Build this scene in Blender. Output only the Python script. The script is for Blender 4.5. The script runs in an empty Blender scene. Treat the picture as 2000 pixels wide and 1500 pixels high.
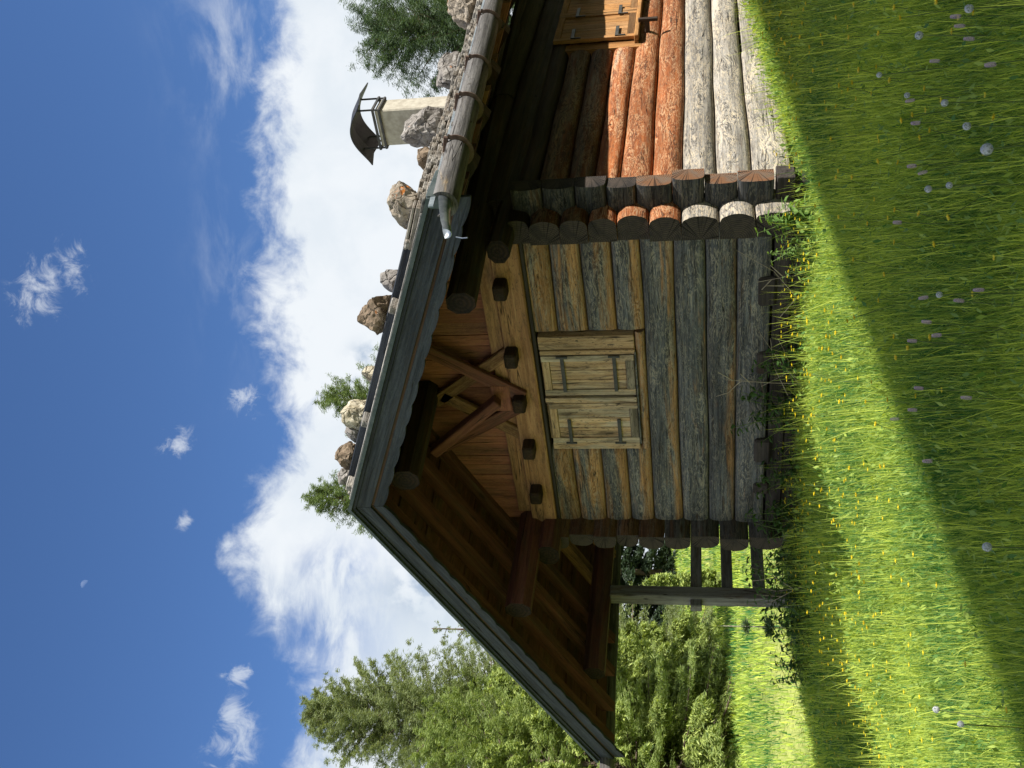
import bpy, math, random
import numpy as np
from mathutils import Vector, Matrix
R_ = math.radians
random.seed(7); rng = np.random.default_rng(7)
scene = bpy.context.scene
col = scene.collection

# ------------------------------------------------------------------ camera, sky, sun, exposure
CAM = np.array([7.566, -7.185, 0.534]); YAW, PITCH, ROLL = .683, .184, -.014
fw = Vector((-math.sin(YAW)*math.cos(PITCH), math.cos(YAW)*math.cos(PITCH), math.sin(PITCH)))
r0 = Vector((math.cos(YAW), math.sin(YAW), 0)); u0 = r0.cross(fw)
r2 = math.cos(ROLL)*r0 + math.sin(ROLL)*u0; u2 = -math.sin(ROLL)*r0 + math.cos(ROLL)*u0
cam = bpy.data.cameras.new('camera'); camo = bpy.data.objects.new('camera', cam); col.objects.link(camo)
X, Y, Z = -u2, r2, -fw            # the phone was held upright: the picture lies on its side
camo.matrix_world = Matrix(((X.x, Y.x, Z.x, CAM[0]), (X.y, Y.y, Z.y, CAM[1]), (X.z, Y.z, Z.z, CAM[2]), (0, 0, 0, 1)))
cam.sensor_width = 36; cam.lens = 36.47; cam.clip_start = .05; cam.clip_end = 20000
scene.camera = camo
SUN = Vector((1.1, .15, 1.0)).normalized()
SUN_EL = math.asin(SUN.z); SUN_AZ = math.atan2(SUN.x, SUN.y)
sl = bpy.data.lights.new('sun', 'SUN'); sl.energy = 5.0; sl.angle = R_(.5); sl.color = (1, .95, .86)
so = bpy.data.objects.new('sun', sl); col.objects.link(so); so.location = (20, 5, 20)
so.rotation_euler = SUN.to_track_quat('Z', 'Y').to_euler()
scene.view_settings.view_transform = 'Standard'; scene.view_settings.look = 'None'
scene.view_settings.exposure = .7; scene.view_settings.gamma = 1

# ------------------------------------------------------------------ node helper
class NT:
    def __init__(s, nt): s.nt = nt; nt.nodes.clear()
    def n(s, t, **kw):
        o = s.nt.nodes.new('ShaderNode'+t)
        ins = kw.pop('i', {})
        for k, v in kw.items(): setattr(o, k, v)
        for k, v in ins.items(): s.put(o.inputs[k], v)
        return o
    def put(s, sock, v):
        if hasattr(v, 'is_output'): s.nt.links.new(v, sock)
        elif hasattr(v, 'outputs'): s.nt.links.new(v.outputs[0], sock)
        else:
            if sock.type == 'RGBA' and len(v) == 3: v = (*v, 1)
            sock.default_value = v
    def m(s, op, a, b=0.0, c=0.0, clamp=False):
        o = s.nt.nodes.new('ShaderNodeMath'); o.operation = op; o.use_clamp = clamp
        s.put(o.inputs[0], a); s.put(o.inputs[1], b); s.put(o.inputs[2], c); return o.outputs[0]
    def vm(s, op, a, b=(0, 0, 0)):
        o = s.nt.nodes.new('ShaderNodeVectorMath'); o.operation = op
        s.put(o.inputs[0], a); s.put(o.inputs[1], b)
        return o.outputs['Value'] if op in ('DOT_PRODUCT', 'LENGTH') else o.outputs[0]
    def mix(s, f, a, b, mode='MIX'):
        o = s.nt.nodes.new('ShaderNodeMix'); o.data_type = 'RGBA'; o.blend_type = mode
        s.put(o.inputs[0], f); s.put(o.inputs[6], a); s.put(o.inputs[7], b); return o.outputs[2]
    def noise(s, v, sc, det=4, rough=.55, dist=0.0):
        o = s.n('TexNoise', i={'Vector': v, 'Scale': sc, 'Detail': det, 'Roughness': rough, 'Distortion': dist}); return o.outputs['Fac']
    def ss(s, x, lo, hi):
        o = s.n('MapRange', interpolation_type='SMOOTHSTEP', i={'Value': x, 'From Min': lo, 'From Max': hi}); return o.outputs[0]
    def attr(s, name, what='Fac'): return s.n('Attribute', attribute_name=name).outputs[what]
    def xyz(s, v): o = s.n('SeparateXYZ', i={0: v}); return o.outputs

# ------------------------------------------------------------------ world: daylight sky with a cloud bank
w = bpy.data.worlds.new('World'); scene.world = w; w.use_nodes = True
k = NT(w.node_tree)
sky = k.n('TexSky', sky_type='NISHITA', sun_disc=False, sun_elevation=SUN_EL, sun_rotation=SUN_AZ, altitude=1400, air_density=1.0, dust_density=.6, ozone_density=2.2)
d = k.n('TexCoord').outputs['Generated']
dx = k.xyz(d)
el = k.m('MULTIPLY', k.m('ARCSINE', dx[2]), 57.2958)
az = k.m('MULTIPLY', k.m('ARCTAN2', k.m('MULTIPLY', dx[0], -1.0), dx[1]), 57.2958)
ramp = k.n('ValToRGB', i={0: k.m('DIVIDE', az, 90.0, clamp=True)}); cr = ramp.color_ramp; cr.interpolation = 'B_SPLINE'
pts = [(0, 62), (7, 36), (14, 22), (17, 22), (20, 22.3), (25, 23.3), (29, 23.6), (34, 24.6), (37, 23.8), (40, 22.6), (43.5, 23.2), (47, 25.6), (50, 25.8), (53, 23.0), (56, 20.6), (60, 21.3), (66, 22), (74, 30), (90, 62)]  # high cloud at both ends is added out of view to brighten the shade
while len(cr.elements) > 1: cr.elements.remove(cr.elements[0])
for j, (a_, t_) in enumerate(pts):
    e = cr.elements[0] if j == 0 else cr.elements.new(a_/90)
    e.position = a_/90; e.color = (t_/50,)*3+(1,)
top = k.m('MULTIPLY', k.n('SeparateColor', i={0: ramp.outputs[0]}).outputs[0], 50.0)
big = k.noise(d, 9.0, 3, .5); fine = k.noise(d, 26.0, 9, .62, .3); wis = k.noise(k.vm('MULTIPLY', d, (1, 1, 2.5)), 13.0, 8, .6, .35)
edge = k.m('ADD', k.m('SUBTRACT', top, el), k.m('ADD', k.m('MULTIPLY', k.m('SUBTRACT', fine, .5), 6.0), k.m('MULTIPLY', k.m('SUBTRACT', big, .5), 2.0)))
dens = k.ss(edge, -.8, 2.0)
def gauss(a_, e_, r_, ra=1.0):
    # soft patch of sky around azimuth a_, elevation e_ (degrees)
    da = k.m('DIVIDE', k.m('SUBTRACT', az, a_), r_*ra); de = k.m('DIVIDE', k.m('SUBTRACT', el, e_), r_)
    return k.m('EXPONENT', k.m('MULTIPLY', k.m('ADD', k.m('MULTIPLY', da, da), k.m('MULTIPLY', de, de)), -1.0))
thin = k.m('MAXIMUM', gauss(53.2, 21.5, 3.6, .9), gauss(49.8, 20.0, 2.2, .7))
dens = k.m('MULTIPLY', dens, k.m('SUBTRACT', 1.0, k.m('MULTIPLY', thin, k.m('MULTIPLY', k.ss(wis, .66, .36), .9))))
veil = k.m('MULTIPLY', k.m('MAXIMUM', gauss(20.5, 23.6, 2.6, 2.0), k.m('MULTIPLY', gauss(32, 25.3, 1.6, 3.0), .5)), k.ss(wis, .40, .74))
puff = 0.0
for (a_, e_, r_, ra) in [(33.9, 35.0, 1.3, 1.0), (32.6, 34.6, 1.0, 1.5), (31.6, 33.2, .7, 2.2), (42.4, 28.3, .85, .9), (39.8, 24.9, .8, 1.2), (59.2, 24.1, 1.35, 1.2), (55.6, 24.5, .7, .8), (57.6, 24.7, .6, 1.6), (47.0, 28.0, .45, 1.0), (75, 30, 4, 1.4), (5, 38, 4, 2), (-20, 30, 5, 2)]:
    g = gauss(a_, e_, r_, ra); puff = g if puff == 0.0 else k.m('MAXIMUM', puff, g)
pn = k.noise(k.vm('ADD', d, (7, 2, 5)), 42.0, 9, .68, .7)
pg = puff
puff = k.ss(k.m('ADD', puff, k.m('MULTIPLY', k.m('SUBTRACT', pn, .5), 3.4)), .30, 1.35)
puff = k.m('MULTIPLY', k.m('MULTIPLY', puff, k.ss(el, 22.5, 24.0)), k.ss(pg, .02, .22))
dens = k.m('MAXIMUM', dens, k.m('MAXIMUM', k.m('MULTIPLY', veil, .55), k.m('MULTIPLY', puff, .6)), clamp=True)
shade = k.ss(k.noise(k.vm('ADD', d, (3, 1, 2)), 10.0, 7, .55, .2), .40, .62)
low = k.ss(el, 22.0, 12.0)
dark = gauss(50.6, 15.6, 2.0, .75)
dark2 = k.m('MAXIMUM', gauss(37.3, 18.6, .8, .9), gauss(38.6, 19.4, .5, .7))
dark = k.m('MULTIPLY', k.m('MAXIMUM', dark, dark2), k.ss(k.noise(d, 34.0, 6, .55), .36, .55))
ccol = k.mix(k.m('MULTIPLY', shade, k.m('ADD', .35, k.m('MULTIPLY', low, .35))), (6.9, 7.25, 7.6), (5.0, 5.75, 6.5))
ccol = k.mix(dark, ccol, (3.7, 4.5, 5.6))
skyc = k.mix(1.0, sky.outputs[0], (.70, .92, 1.20), 'MULTIPLY')
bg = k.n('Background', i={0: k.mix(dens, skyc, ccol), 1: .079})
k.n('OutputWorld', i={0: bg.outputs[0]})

# ------------------------------------------------------------------ mesh builder
ROOTLOC = {}
class MB:
    """collects faces; per-vertex grain coordinate gc, weathering wt and tone tn"""
    def __init__(s): s.v = []; s.f = []; s.m = []; s.gc = []; s.wt = []; s.tn = []; s.nv = 0; s.sm = []
    def add(s, V, F, mi=0, gc=None, wt=.5, tn=None, smooth=False, raw=False):
        V = np.asarray(V, float).reshape(-1, 3); n = len(V)
        if tn is None: tn = random.random()
        if gc is None:
            lo = V.min(0); ext = V.max(0)-lo; o = np.argsort(-ext); gc = (V-lo)[:, o]
        gc = np.asarray(gc, float) + (0 if raw else rng.random(3)*40)
        s.v.append(V); s.gc.append(gc)
        s.wt.append(np.broadcast_to(np.asarray(wt, float), (n,)).copy()); s.tn.append(np.broadcast_to(np.asarray(tn, float), (n,)).copy())
        for q in F: s.f.append([i+s.nv for i in q]); s.m.append(mi); s.sm.append(smooth)
        s.nv += n; return s
    def box(s, lo, hi, mi=0, ch=.006, **kw):
        lo = np.array(lo, float); hi = np.array(hi, float)
        return s.obox((lo+hi)/2, np.eye(3)*((hi-lo)/2)[:, None], mi, ch, **kw)
    def obox(s, c, ax, mi=0, ch=.006, **kw):
        """box with half axes = rows of ax, edges chamfered by ch"""
        ax = np.array(ax, float); L = np.linalg.norm(ax, axis=1); ax = ax/L[:, None]
        ch = min(ch, .3*L.min()); V = []; G = []; idx = {}
        order = np.argsort(-L)
        for sx in (-1, 1):
            for sy in (-1, 1):
                for sz in (-1, 1):
                    for e in range(3):
                        p = np.array([sx, sy, sz])*L; q = p.copy()
                        for j in range(3):
                            if j != e: q[j] -= [sx, sy, sz][j]*ch
                        idx[(sx, sy, sz, e)] = len(V); V.append(np.asarray(c)+q@ax); G.append(q[order])
        F = []
        for e in range(3):
            a, b = [j for j in range(3) if j != e]
            for sg in (-1, 1):
                q = []
                for (p1, p2) in ((-1, -1), (1, -1), (1, 1), (-1, 1)):
                    t = [0, 0, 0]; t[e] = sg; t[a] = p1; t[b] = p2; q.append(idx[(*t, e)])
                if (sg > 0) == (e == 1): q = q[::-1]
                F.append(q)
        for e in range(3):                         # edge bevels along axis e
            a, b = [j for j in range(3) if j != e]
            for p1 in (-1, 1):
                for p2 in (-1, 1):
                    t0 = [0, 0, 0]; t0[a] = p1; t0[b] = p2; t1 = list(t0); t0[e] = -1; t1[e] = 1
                    F.append([idx[(*t0, a)], idx[(*t1, a)], idx[(*t1, b)], idx[(*t0, b)]])
        for sx in (-1, 1):
            for sy in (-1, 1):
                for sz in (-1, 1): F.append([idx[(sx, sy, sz, e)] for e in range(3)])
        return s.add(V, F, mi, gc=G, **kw)
    def beam(s, p0, p1, wd, ht, mi=0, up=(0, 0, 1), ch=.01, **kw):
        p0 = np.array(p0, float); p1 = np.array(p1, float); d = p1-p0; L = np.linalg.norm(d); d /= L
        side = np.cross(d, up); side /= np.linalg.norm(side); u = np.cross(side, d)
        return s.obox((p0+p1)/2, [d*L/2, side*wd/2, u*ht/2], mi, ch, **kw)
    def prism(s, poly, ext, mi=0, **kw):
        """closed polygon (list of 3D points) extruded by vector ext"""
        P = np.array(poly, float); n = len(P); V = np.vstack([P, P+np.array(ext, float)])
        F = [list(range(n))[::-1], list(range(n, 2*n))]+[[i, (i+1) % n, n+(i+1) % n, n+i] for i in range(n)]
        return s.add(V, F, mi, **kw)
    def sweep(s, pts, prof, mi=0, caps=True, closed=True, smooth=True, up=(0, 0, 1), rad=None, capm=None, **kw):
        """profile [(side, up)] swept along points"""
        P = np.array(pts, float); m = len(P); pr = np.array(prof, float); n = len(pr); V = []; G = []
        dist = np.r_[0, np.cumsum(np.linalg.norm(np.diff(P, axis=0), axis=1))]
        per = np.r_[0, np.cumsum(np.linalg.norm(np.diff(pr, axis=0), axis=1))]
        for i in range(m):
            t = P[min(i+1, m-1)]-P[max(i-1, 0)]; t /= np.linalg.norm(t)
            sd = np.cross(t, up); q = np.linalg.norm(sd); sd = sd/q if q > 1e-6 else np.array([1., 0, 0]); u = np.cross(sd, t)
            r = 1 if rad is None else rad[i]
            V.append(P[i]+np.outer(pr[:, 0]*r, sd)+np.outer(pr[:, 1]*r, u)); G.append(np.c_[np.full(n, dist[i]), per, np.zeros(n)])
        V = np.vstack(V); F = []
        nn = n if closed else n-1
        for i in range(m-1):
            for j in range(nn):
                a, b = i*n+j, i*n+(j+1) % n; F.append([a, b, b+n, a+n])
        s.add(V, F, mi, gc=np.vstack(G), smooth=smooth, **kw)
        if caps and closed:
            for i in (0, m-1):
                g = np.c_[pr*3, np.zeros(n)]
                s.add(V[i*n:(i+1)*n], [list(range(n))[::1 if i == 0 else -1]], mi if capm is None else capm, gc=g, raw=True, **kw)
        return s
    def tube(s, pts, r, mi=0, n=8, **kw):
        a = np.linspace(0, 2*np.pi, n, endpoint=False)
        rad = None
        if hasattr(r, '__len__'): rad = r; r = 1
        return s.sweep(pts, np.c_[np.cos(a)*r, np.sin(a)*r], mi, rad=rad, **kw)
    def build(s, name, mats, parent=None, origin=None):
        V = np.vstack(s.v)
        if origin is None: origin = (V.min(0)+V.max(0))/2 if parent is not None else np.r_[((V.min(0)+V.max(0))/2)[:2], V[:, 2].min()]
        me = bpy.data.meshes.new(name); me.from_pydata((V-origin).tolist(), [], s.f)
        if not isinstance(mats, (list, tuple)): mats = [mats]
        for m in mats: me.materials.append(m)
        me.polygons.foreach_set('material_index', s.m); me.polygons.foreach_set('use_smooth', s.sm)
        a = me.attributes.new('gc', 'FLOAT_VECTOR', 'POINT'); a.data.foreach_set('vector', np.vstack(s.gc).ravel())
        a = me.attributes.new('wt', 'FLOAT', 'POINT'); a.data.foreach_set('value', np.concatenate(s.wt))
        a = me.attributes.new('tn', 'FLOAT', 'POINT'); a.data.foreach_set('value', np.concatenate(s.tn))
        me.update()
        o = bpy.data.objects.new(name, me); col.objects.link(o); return place(o, origin, parent)
def place(o, origin, parent):
    origin = np.asarray(origin, float)
    pl = ROOTLOC[parent.name] if parent is not None else np.zeros(3)
    o.location = origin-pl
    if parent is not None: o.parent = parent
    ROOTLOC[o.name] = origin; return o
def tag(o, label=None, cat=None, group=None, kind=None):
    if label: o['label'] = label
    if cat: o['category'] = cat
    if group: o['group'] = group
    if kind: o['kind'] = kind
    return o
def thing(name, loc, label, cat, group=None):
    o = bpy.data.objects.new(name, None); o.empty_display_size = .2; col.objects.link(o); o.location = loc
    ROOTLOC[o.name] = np.array(loc, float); return tag(o, label, cat, group)

# ------------------------------------------------------------------ materials
def material(name):
    m = bpy.data.materials.new(name); m.use_nodes = True; return m, NT(m.node_tree)
def finish(k, m, colour, rough=.8, bump=None, bs=.3, spec=.25, dist=.01, **kw):
    p = k.n('BsdfPrincipled', i={'Base Color': colour, 'Roughness': rough, 'Specular IOR Level': spec})
    for a, b in kw.items(): k.put(p.inputs[a.replace('_', ' ')], b)
    if bump is not None: k.put(p.inputs['Normal'], k.n('Bump', i={'Strength': bs, 'Distance': dist, 'Height': bump}).outputs[0])
    k.n('OutputMaterial', i={0: p.outputs[0]}); return m
def wood(name, warm, warm2, grey, grey2, line=(.3, .24, .15), lines=.4, rough=.78, knots=1.0, stain=.5, bias=0.0, bs=.5):
    """wood whose weathering (attribute wt) turns warm heartwood to grey; grain runs along gc.x"""
    m, k = material(name)
    g = k.attr('gc', 'Vector'); wt = k.attr('wt'); tn = k.attr('tn')
    grain = k.noise(k.vm('MULTIPLY', g, (1.6, 34, 34)), 1.0, 5, .6, .6)
    fib = k.noise(k.vm('MULTIPLY', g, (5, 150, 150)), 1.0, 3, .6)
    patch = k.noise(k.vm('MULTIPLY', g, (1.1, 7, 7)), 1.0, 6, .66, 1.0)
    sq = k.noise(k.vm('MULTIPLY', g, (7, 26, 26)), 1.0, 3, .55, 1.6)
    sql = k.ss(k.m('ABSOLUTE', k.m('SUBTRACT', sq, .5)), .05, .01)          # thin beetle-track like lines
    cn = k.noise(k.vm('MULTIPLY', g, (2.6, 8.5, 8.5)), 1.0, 4, .6, 1.3)
    iso = k.m('ABSOLUTE', k.m('SUBTRACT', k.m('FRACT', k.m('MULTIPLY', cn, 6.5)), .5))
    isl = k.ss(iso, .13, .02); isd = k.ss(iso, .36, .47)
    wv = k.ss(k.m('ADD', k.m('ADD', wt, bias), k.m('MULTIPLY', k.m('SUBTRACT', patch, .5), 2.6)), .22, .80)
    cw = k.mix(k.ss(grain, .3, .7), warm, warm2)
    cg = k.mix(k.ss(grain, .32, .68), grey, grey2)
    c = k.mix(wv, cw, cg)
    blot = k.ss(k.noise(k.vm('MULTIPLY', g, (2.6, 13, 13)), 1.0, 7, .68, .8), .50, .66)
    c = k.mix(k.m('MULTIPLY', blot, stain), c, (.035, .03, .028))
    c = k.mix(k.m('MULTIPLY', k.m('MULTIPLY', sql, lines), k.ss(patch, .35, .6)), c, line)
    fl = k.ss(k.noise(k.vm('MULTIPLY', g, (16, 60, 60)), 1.0, 4, .6, 1.2), .56, .64)
    c = k.mix(k.m('MULTIPLY', k.m('MULTIPLY', fl, k.ss(patch, .62, .42)), min(1, stain*1.5)), c, (.05, .042, .036))
    ism = k.ss(k.noise(k.vm('MULTIPLY', g, (1.7, 7, 7)), 1.0, 3), .40, .56)
    c = k.mix(k.m('MULTIPLY', k.m('MULTIPLY', isl, ism), lines), c, line)
    c = k.mix(k.m('MULTIPLY', k.m('MULTIPLY', isd, ism), min(.75, lines*.8)), c, (.028, .026, .025))
    if knots:
        v = k.n('TexVoronoi', i={'Vector': k.vm('MULTIPLY', g, (1.1, 3.2, 3.2)), 'Scale': 1.0, 'Randomness': 1.0})
        kn = k.ss(k.m('ADD', v.outputs['Distance'], k.m('MULTIPLY', fib, .08)), .13*knots, .07*knots)
        c = k.mix(k.m('MULTIPLY', kn, .8), c, (.05, .026, .014))
    crack = k.ss(k.m('ABSOLUTE', k.m('SUBTRACT', k.noise(k.vm('MULTIPLY', g, (.5, 13, 13)), 1.0, 2, .5), .5)), .011, .0)
    crack = k.m('MULTIPLY', crack, k.ss(k.noise(k.vm('MULTIPLY', g, (1.1, 3, 3)), 1.0, 1), .48, .58))
    c = k.mix(k.m('MULTIPLY', crack, .85), c, (.012, .01, .009))
    broad = k.m('MULTIPLY', k.m('SUBTRACT', k.noise(k.vm('MULTIPLY', g, (.9, 5, 5)), 1.0, 4, .6, .5), .5), 1.5)
    val = k.m('ADD', k.m('ADD', .66, broad), k.m('ADD', k.m('MULTIPLY', tn, .36), k.m('MULTIPLY', fib, .34)))
    c = k.mix(1.0, c, k.n('CombineColor', i={0: val, 1: val, 2: val}).outputs[0], 'MULTIPLY')
    b = k.m('SUBTRACT', k.m('ADD', k.m('MULTIPLY', grain, .6), k.m('MULTIPLY', fib, .4)), k.m('ADD', k.m('MULTIPLY', crack, 1.5), k.m('MULTIPLY', k.m('MULTIPLY', isd, ism), lines)))
    return finish(k, m, c, rough, b, bs, .2, .012)
GABLE = wood('gable_log_wood', (.27, .135, .056), (.46, .265, .125), (.040, .046, .056), (.135, .142, .152), (.34, .30, .23), .6, stain=.55)
SIDE = wood('sunburnt_log_wood', (.22, .060, .019), (.36, .125, .043), (.21, .15, .11), (.36, .27, .21), (.52, .33, .19), .85, stain=.3, knots=.9)
HEAD = wood('log_head_wood', (.09, .042, .022), (.17, .085, .04), (.040, .042, .044), (.12, .12, .115), (.25, .2, .14), .3, stain=.6)
SILVER = wood('silver_log_wood', (.27, .17, .10), (.38, .28, .19), (.19, .178, .162), (.37, .35, .32), (.56, .47, .34), .9, stain=.4)
BARGE = wood('barge_board_wood', (.055, .040, .03), (.09, .065, .05), (.020, .025, .035), (.052, .060, .076), (.13, .145, .155), .12, stain=.35, bias=.6, bs=.35)
RED = wood('red_brown_timber', (.10, .036, .028), (.17, .066, .050), (.085, .045, .040), (.13, .08, .055), (.2, .11, .06), .15, stain=.35)
BOARD = wood('gable_board_wood', (.20, .072, .052), (.31, .125, .090), (.14, .062, .050), (.22, .10, .075), (.34, .17, .09), .25, stain=.25)
HONEY = wood('honey_timber', (.25, .12, .062), (.42, .235, .125), (.17, .08, .045), (.26, .14, .08), (.48, .32, .16), .2, stain=.42)
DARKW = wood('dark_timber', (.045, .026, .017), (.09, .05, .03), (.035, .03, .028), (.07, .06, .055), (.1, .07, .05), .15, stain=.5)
SHUT = wood('shutter_wood', (.36, .22, .115), (.54, .38, .23), (.27, .225, .17), (.50, .42, .33), (.55, .44, .3), .2, stain=.6, knots=.8)
SHUT2 = wood('warm_shutter_wood', (.34, .155, .05), (.52, .27, .10), (.3, .15, .06), (.42, .24, .11), (.6, .36, .16), .2, stain=.3, knots=.7)
POSTW = wood('grey_post_wood', (.13, .085, .055), (.2, .14, .1), (.13, .13, .13), (.24, .24, .23), (.3, .27, .22), .2, stain=.35)
SHAKE = wood('weathered_shake_wood', (.2, .17, .14), (.3, .27, .23), (.16, .155, .145), (.38, .36, .33), (.5, .45, .38), .3, stain=.45, bs=.9)
GUT = wood('gutter_log_wood', (.36, .25, .12), (.5, .38, .21), (.058, .056, .056), (.155, .15, .148), (.2, .18, .15), .2, stain=.5, bias=.75)
def endgrain(name, a, b, dirt):
    m, k = material(name); g = k.attr('gc', 'Vector'); tn = k.attr('tn')
    ring = k.n('TexWave', wave_type='RINGS', rings_direction='Z', i={'Vector': g, 'Scale': 3.2, 'Distortion': 2.5, 'Detail': 3, 'Detail Scale': 1.5}).outputs['Fac']
    c = k.mix(ring, a, b); n = k.noise(k.n('TexCoord').outputs['Object'], 9, 5, .6)
    c = k.mix(k.m('MULTIPLY', k.ss(n, .4, .7), .8), c, dirt)
    gx_ = k.xyz(g); an = k.m('ARCTAN2', gx_[0], gx_[1]); cv = k.n('CombineXYZ', i={0: k.m('MULTIPLY', an, 2.2), 1: k.m('MULTIPLY', tn, 30.0), 2: 0.0})
    ck = k.ss(k.m('ABSOLUTE', k.m('SUBTRACT', k.noise(cv, 1.0, 3), .5)), .018, .004); c = k.mix(k.m('MULTIPLY', ck, .9), c, (.006, .005, .005))
    return finish(k, m, c, .85, ring, .3)
ENDW = endgrain('weathered_end_grain', (.075, .058, .047), (.042, .034, .029), (.022, .02, .02))
ENDD = endgrain('dark_end_grain', (.034, .019, .012), (.016, .010, .007), (.012, .009, .008))
ENDL = endgrain('sawn_end_grain', (.20, .10, .05), (.13, .062, .032), (.13, .11, .09))
def plain(name, c1, c2, rough=.6, metal=0.0, sc=20, bs=.2):
    m, k = material(name); o = k.n('TexCoord').outputs['Object']
    n = k.noise(o, sc, 6, .6); n2 = k.noise(o, sc*.2, 3)
    return finish(k, m, k.mix(k.ss(k.m('ADD', k.m('MULTIPLY', n, .6), k.m('MULTIPLY', n2, .4)), .38, .62), c1, c2), rough, n, bs, Metallic=metal)
IRON = plain('old_iron', (.045, .05, .055), (.09, .085, .08), .55, .3)
RUST = plain('rusty_strap_iron', (.10, .06, .045), (.17, .12, .095), .7, .2)
ZINC = plain('zinc_sheet', (.20, .23, .26), (.34, .38, .42), .35, .75)
STRIP = plain('grey_metal_strip', (.20, .24, .27), (.30, .34, .37), .45, .4)
FLASH = plain('dark_flashing', (.05, .07, .07), (.09, .11, .11), .5, .3)
SOOT = plain('dark_cap_metal', (.025, .025, .027), (.05, .05, .052), .5, .4)
PLASTER = plain('chimney_plaster', (.33, .30, .245), (.46, .43, .36), .9, 0, 14, .5)
CONC = plain('foundation_stone', (.26, .26, .25), (.4, .4, .38), .9, 0, 12, .6)
def rock(name, a, b, lich):
    m, k = material(name); o = k.n('TexCoord').outputs['Object']
    n = k.noise(o, 9, 8, .65, .4); v = k.n('TexVoronoi', feature='DISTANCE_TO_EDGE', i={'Vector': k.vm('ADD', o, k.vm('MULTIPLY', k.n('TexNoise', i={'Vector': o, 'Scale': 8.0}).outputs['Color'], (.12, .12, .12))), 'Scale': 9.0}).outputs[0]
    c = k.mix(k.ss(n, .35, .65), a, b)
    c = k.mix(k.m('MULTIPLY', k.m('MULTIPLY', k.ss(v, .035, .0), k.ss(k.noise(o, 5, 2), .5, .62)), .6), c, (.05, .045, .04))
    c = k.mix(k.m('MULTIPLY', k.ss(k.noise(o, 16, 6, .7, .6), .54, .68), .7), c, (.06, .052, .045))
    c = k.mix(k.ss(k.noise(o, 30, 5, .7), .58, .68), c, lich)
    oi = k.n('ObjectInfo').outputs['Random']
    spot = k.ss(k.noise(k.vm('ADD', o, k.n('CombineXYZ', i={0: oi, 1: oi, 2: oi}).outputs[0]), 5.5, 4, .6), .64, .70)
    c = k.mix(k.m('MULTIPLY', k.m('MULTIPLY', spot, k.ss(k.xyz(o)[2], .0, .08)), .9), c, (.48, .16, .025))
    h = k.m('ADD', n, k.m('MULTIPLY', k.ss(v, 0.0, .08), .5))
    return finish(k, m, c, .9, h, .9, .2, .03)
ROCK = rock('limestone_rock', (.20, .17, .135), (.36, .31, .25), (.45, .41, .34))
ROCK2 = rock('grey_lichen_rock', (.17, .155, .145), (.30, .28, .26), (.42, .41, .39))
ROCK3 = rock('pale_lichen_rock', (.28, .24, .16), (.5, .46, .36), (.68, .66, .58))
ROCK4 = rock('brown_rock', (.13, .095, .065), (.25, .19, .135), (.34, .28, .2))
def leafmat(name, a, b, trans=.35, rough=.55, tcol=1.3):
    m, k = material(name); tn = k.attr('tn')
    c = k.mix(tn, a, b)
    p = k.n('BsdfPrincipled', i={'Base Color': c, 'Roughness': rough, 'Specular IOR Level': .3})
    t = k.n('BsdfTranslucent', i={0: k.mix(1.0, c, (tcol*1.15, tcol*1.1, tcol*.5), 'MULTIPLY')})
    k.n('OutputMaterial', i={0: k.n('MixShader', i={0: trans, 1: p.outputs[0], 2: t.outputs[0]}).outputs[0]}); return m
BLADE = leafmat('grass_blade', (.026, .16, .050), (.70, .80, .15), .44, tcol=1.2)
LARCHM = leafmat('larch_needles', (.13, .175, .075), (.28, .32, .155), .3)
LARCHL = leafmat('fresh_larch_needles', (.14, .21, .055), (.30, .36, .12), .3)
LARCHD = leafmat('ridge_larch_needles', (.085, .14, .045), (.20, .26, .10), .3)
SPRUCE = leafmat('spruce_needles', (.04, .075, .038), (.12, .18, .08), .22)
YSPRUCE = leafmat('bright_young_needles', (.09, .15, .045), (.50, .58, .17), .28)
FOREST = leafmat('far_forest_needles', (.016, .030, .016), (.04, .065, .03), .15)  # near-black needles: the forest's shadow is put into their colour
WEED = leafmat('nettle_leaf', (.035, .085, .022), (.085, .16, .04), .35)
WEEDL = leafmat('pale_leaf', (.12, .22, .05), (.2, .32, .09), .4)
def flat(name, c, rough=.7, trans=0.0):
    m, k = material(name); n = k.noise(k.n('TexCoord').outputs['Object'], 60, 3)
    c2 = tuple(x*.8 for x in c); cc = k.mix(n, c2, c)
    if not trans: return finish(k, m, cc, rough)
    p = k.n('BsdfPrincipled', i={'Base Color': cc, 'Roughness': rough}); t = k.n('BsdfTranslucent', i={0: cc})
    k.n('OutputMaterial', i={0: k.n('MixShader', i={0: trans, 1: p.outputs[0], 2: t.outputs[0]}).outputs[0]}); return m
YELLOW = flat('buttercup_petal', (.95, .76, .04), .4, .3); FLUFF = flat('dandelion_fluff', (.78, .80, .82), .8, .4)
PINK = flat('bistort_pink', (.82, .62, .76), .8, .3); STEM = flat('flower_stem', (.16, .24, .06), .6, .3)
TWIG = plain('dry_twig_bark', (.26, .21, .16), (.42, .36, .28), .85); BARK = plain('conifer_bark', (.09, .065, .05), (.16, .12, .095), .95, 0, 8, .8)
WHITEBARK = plain('pale_stem_bark', (.42, .38, .32), (.6, .56, .48), .8)
m_, k = material('meadow_ground'); o_ = k.n('TexCoord').outputs['Object']
n1 = k.noise(o_, .35, 6, .6); n2 = k.noise(o_, 7, 6, .65)
c_ = k.mix(k.ss(n2, .3, .7), (.09, .14, .03), (.34, .38, .10)); c_ = k.mix(k.ss(n1, .42, .62), c_, k.mix(n2, (.22, .27, .07), (.46, .48, .15)))
GROUND = finish(k, m_, c_, .9, n2, .8, .1, .05)

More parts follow.
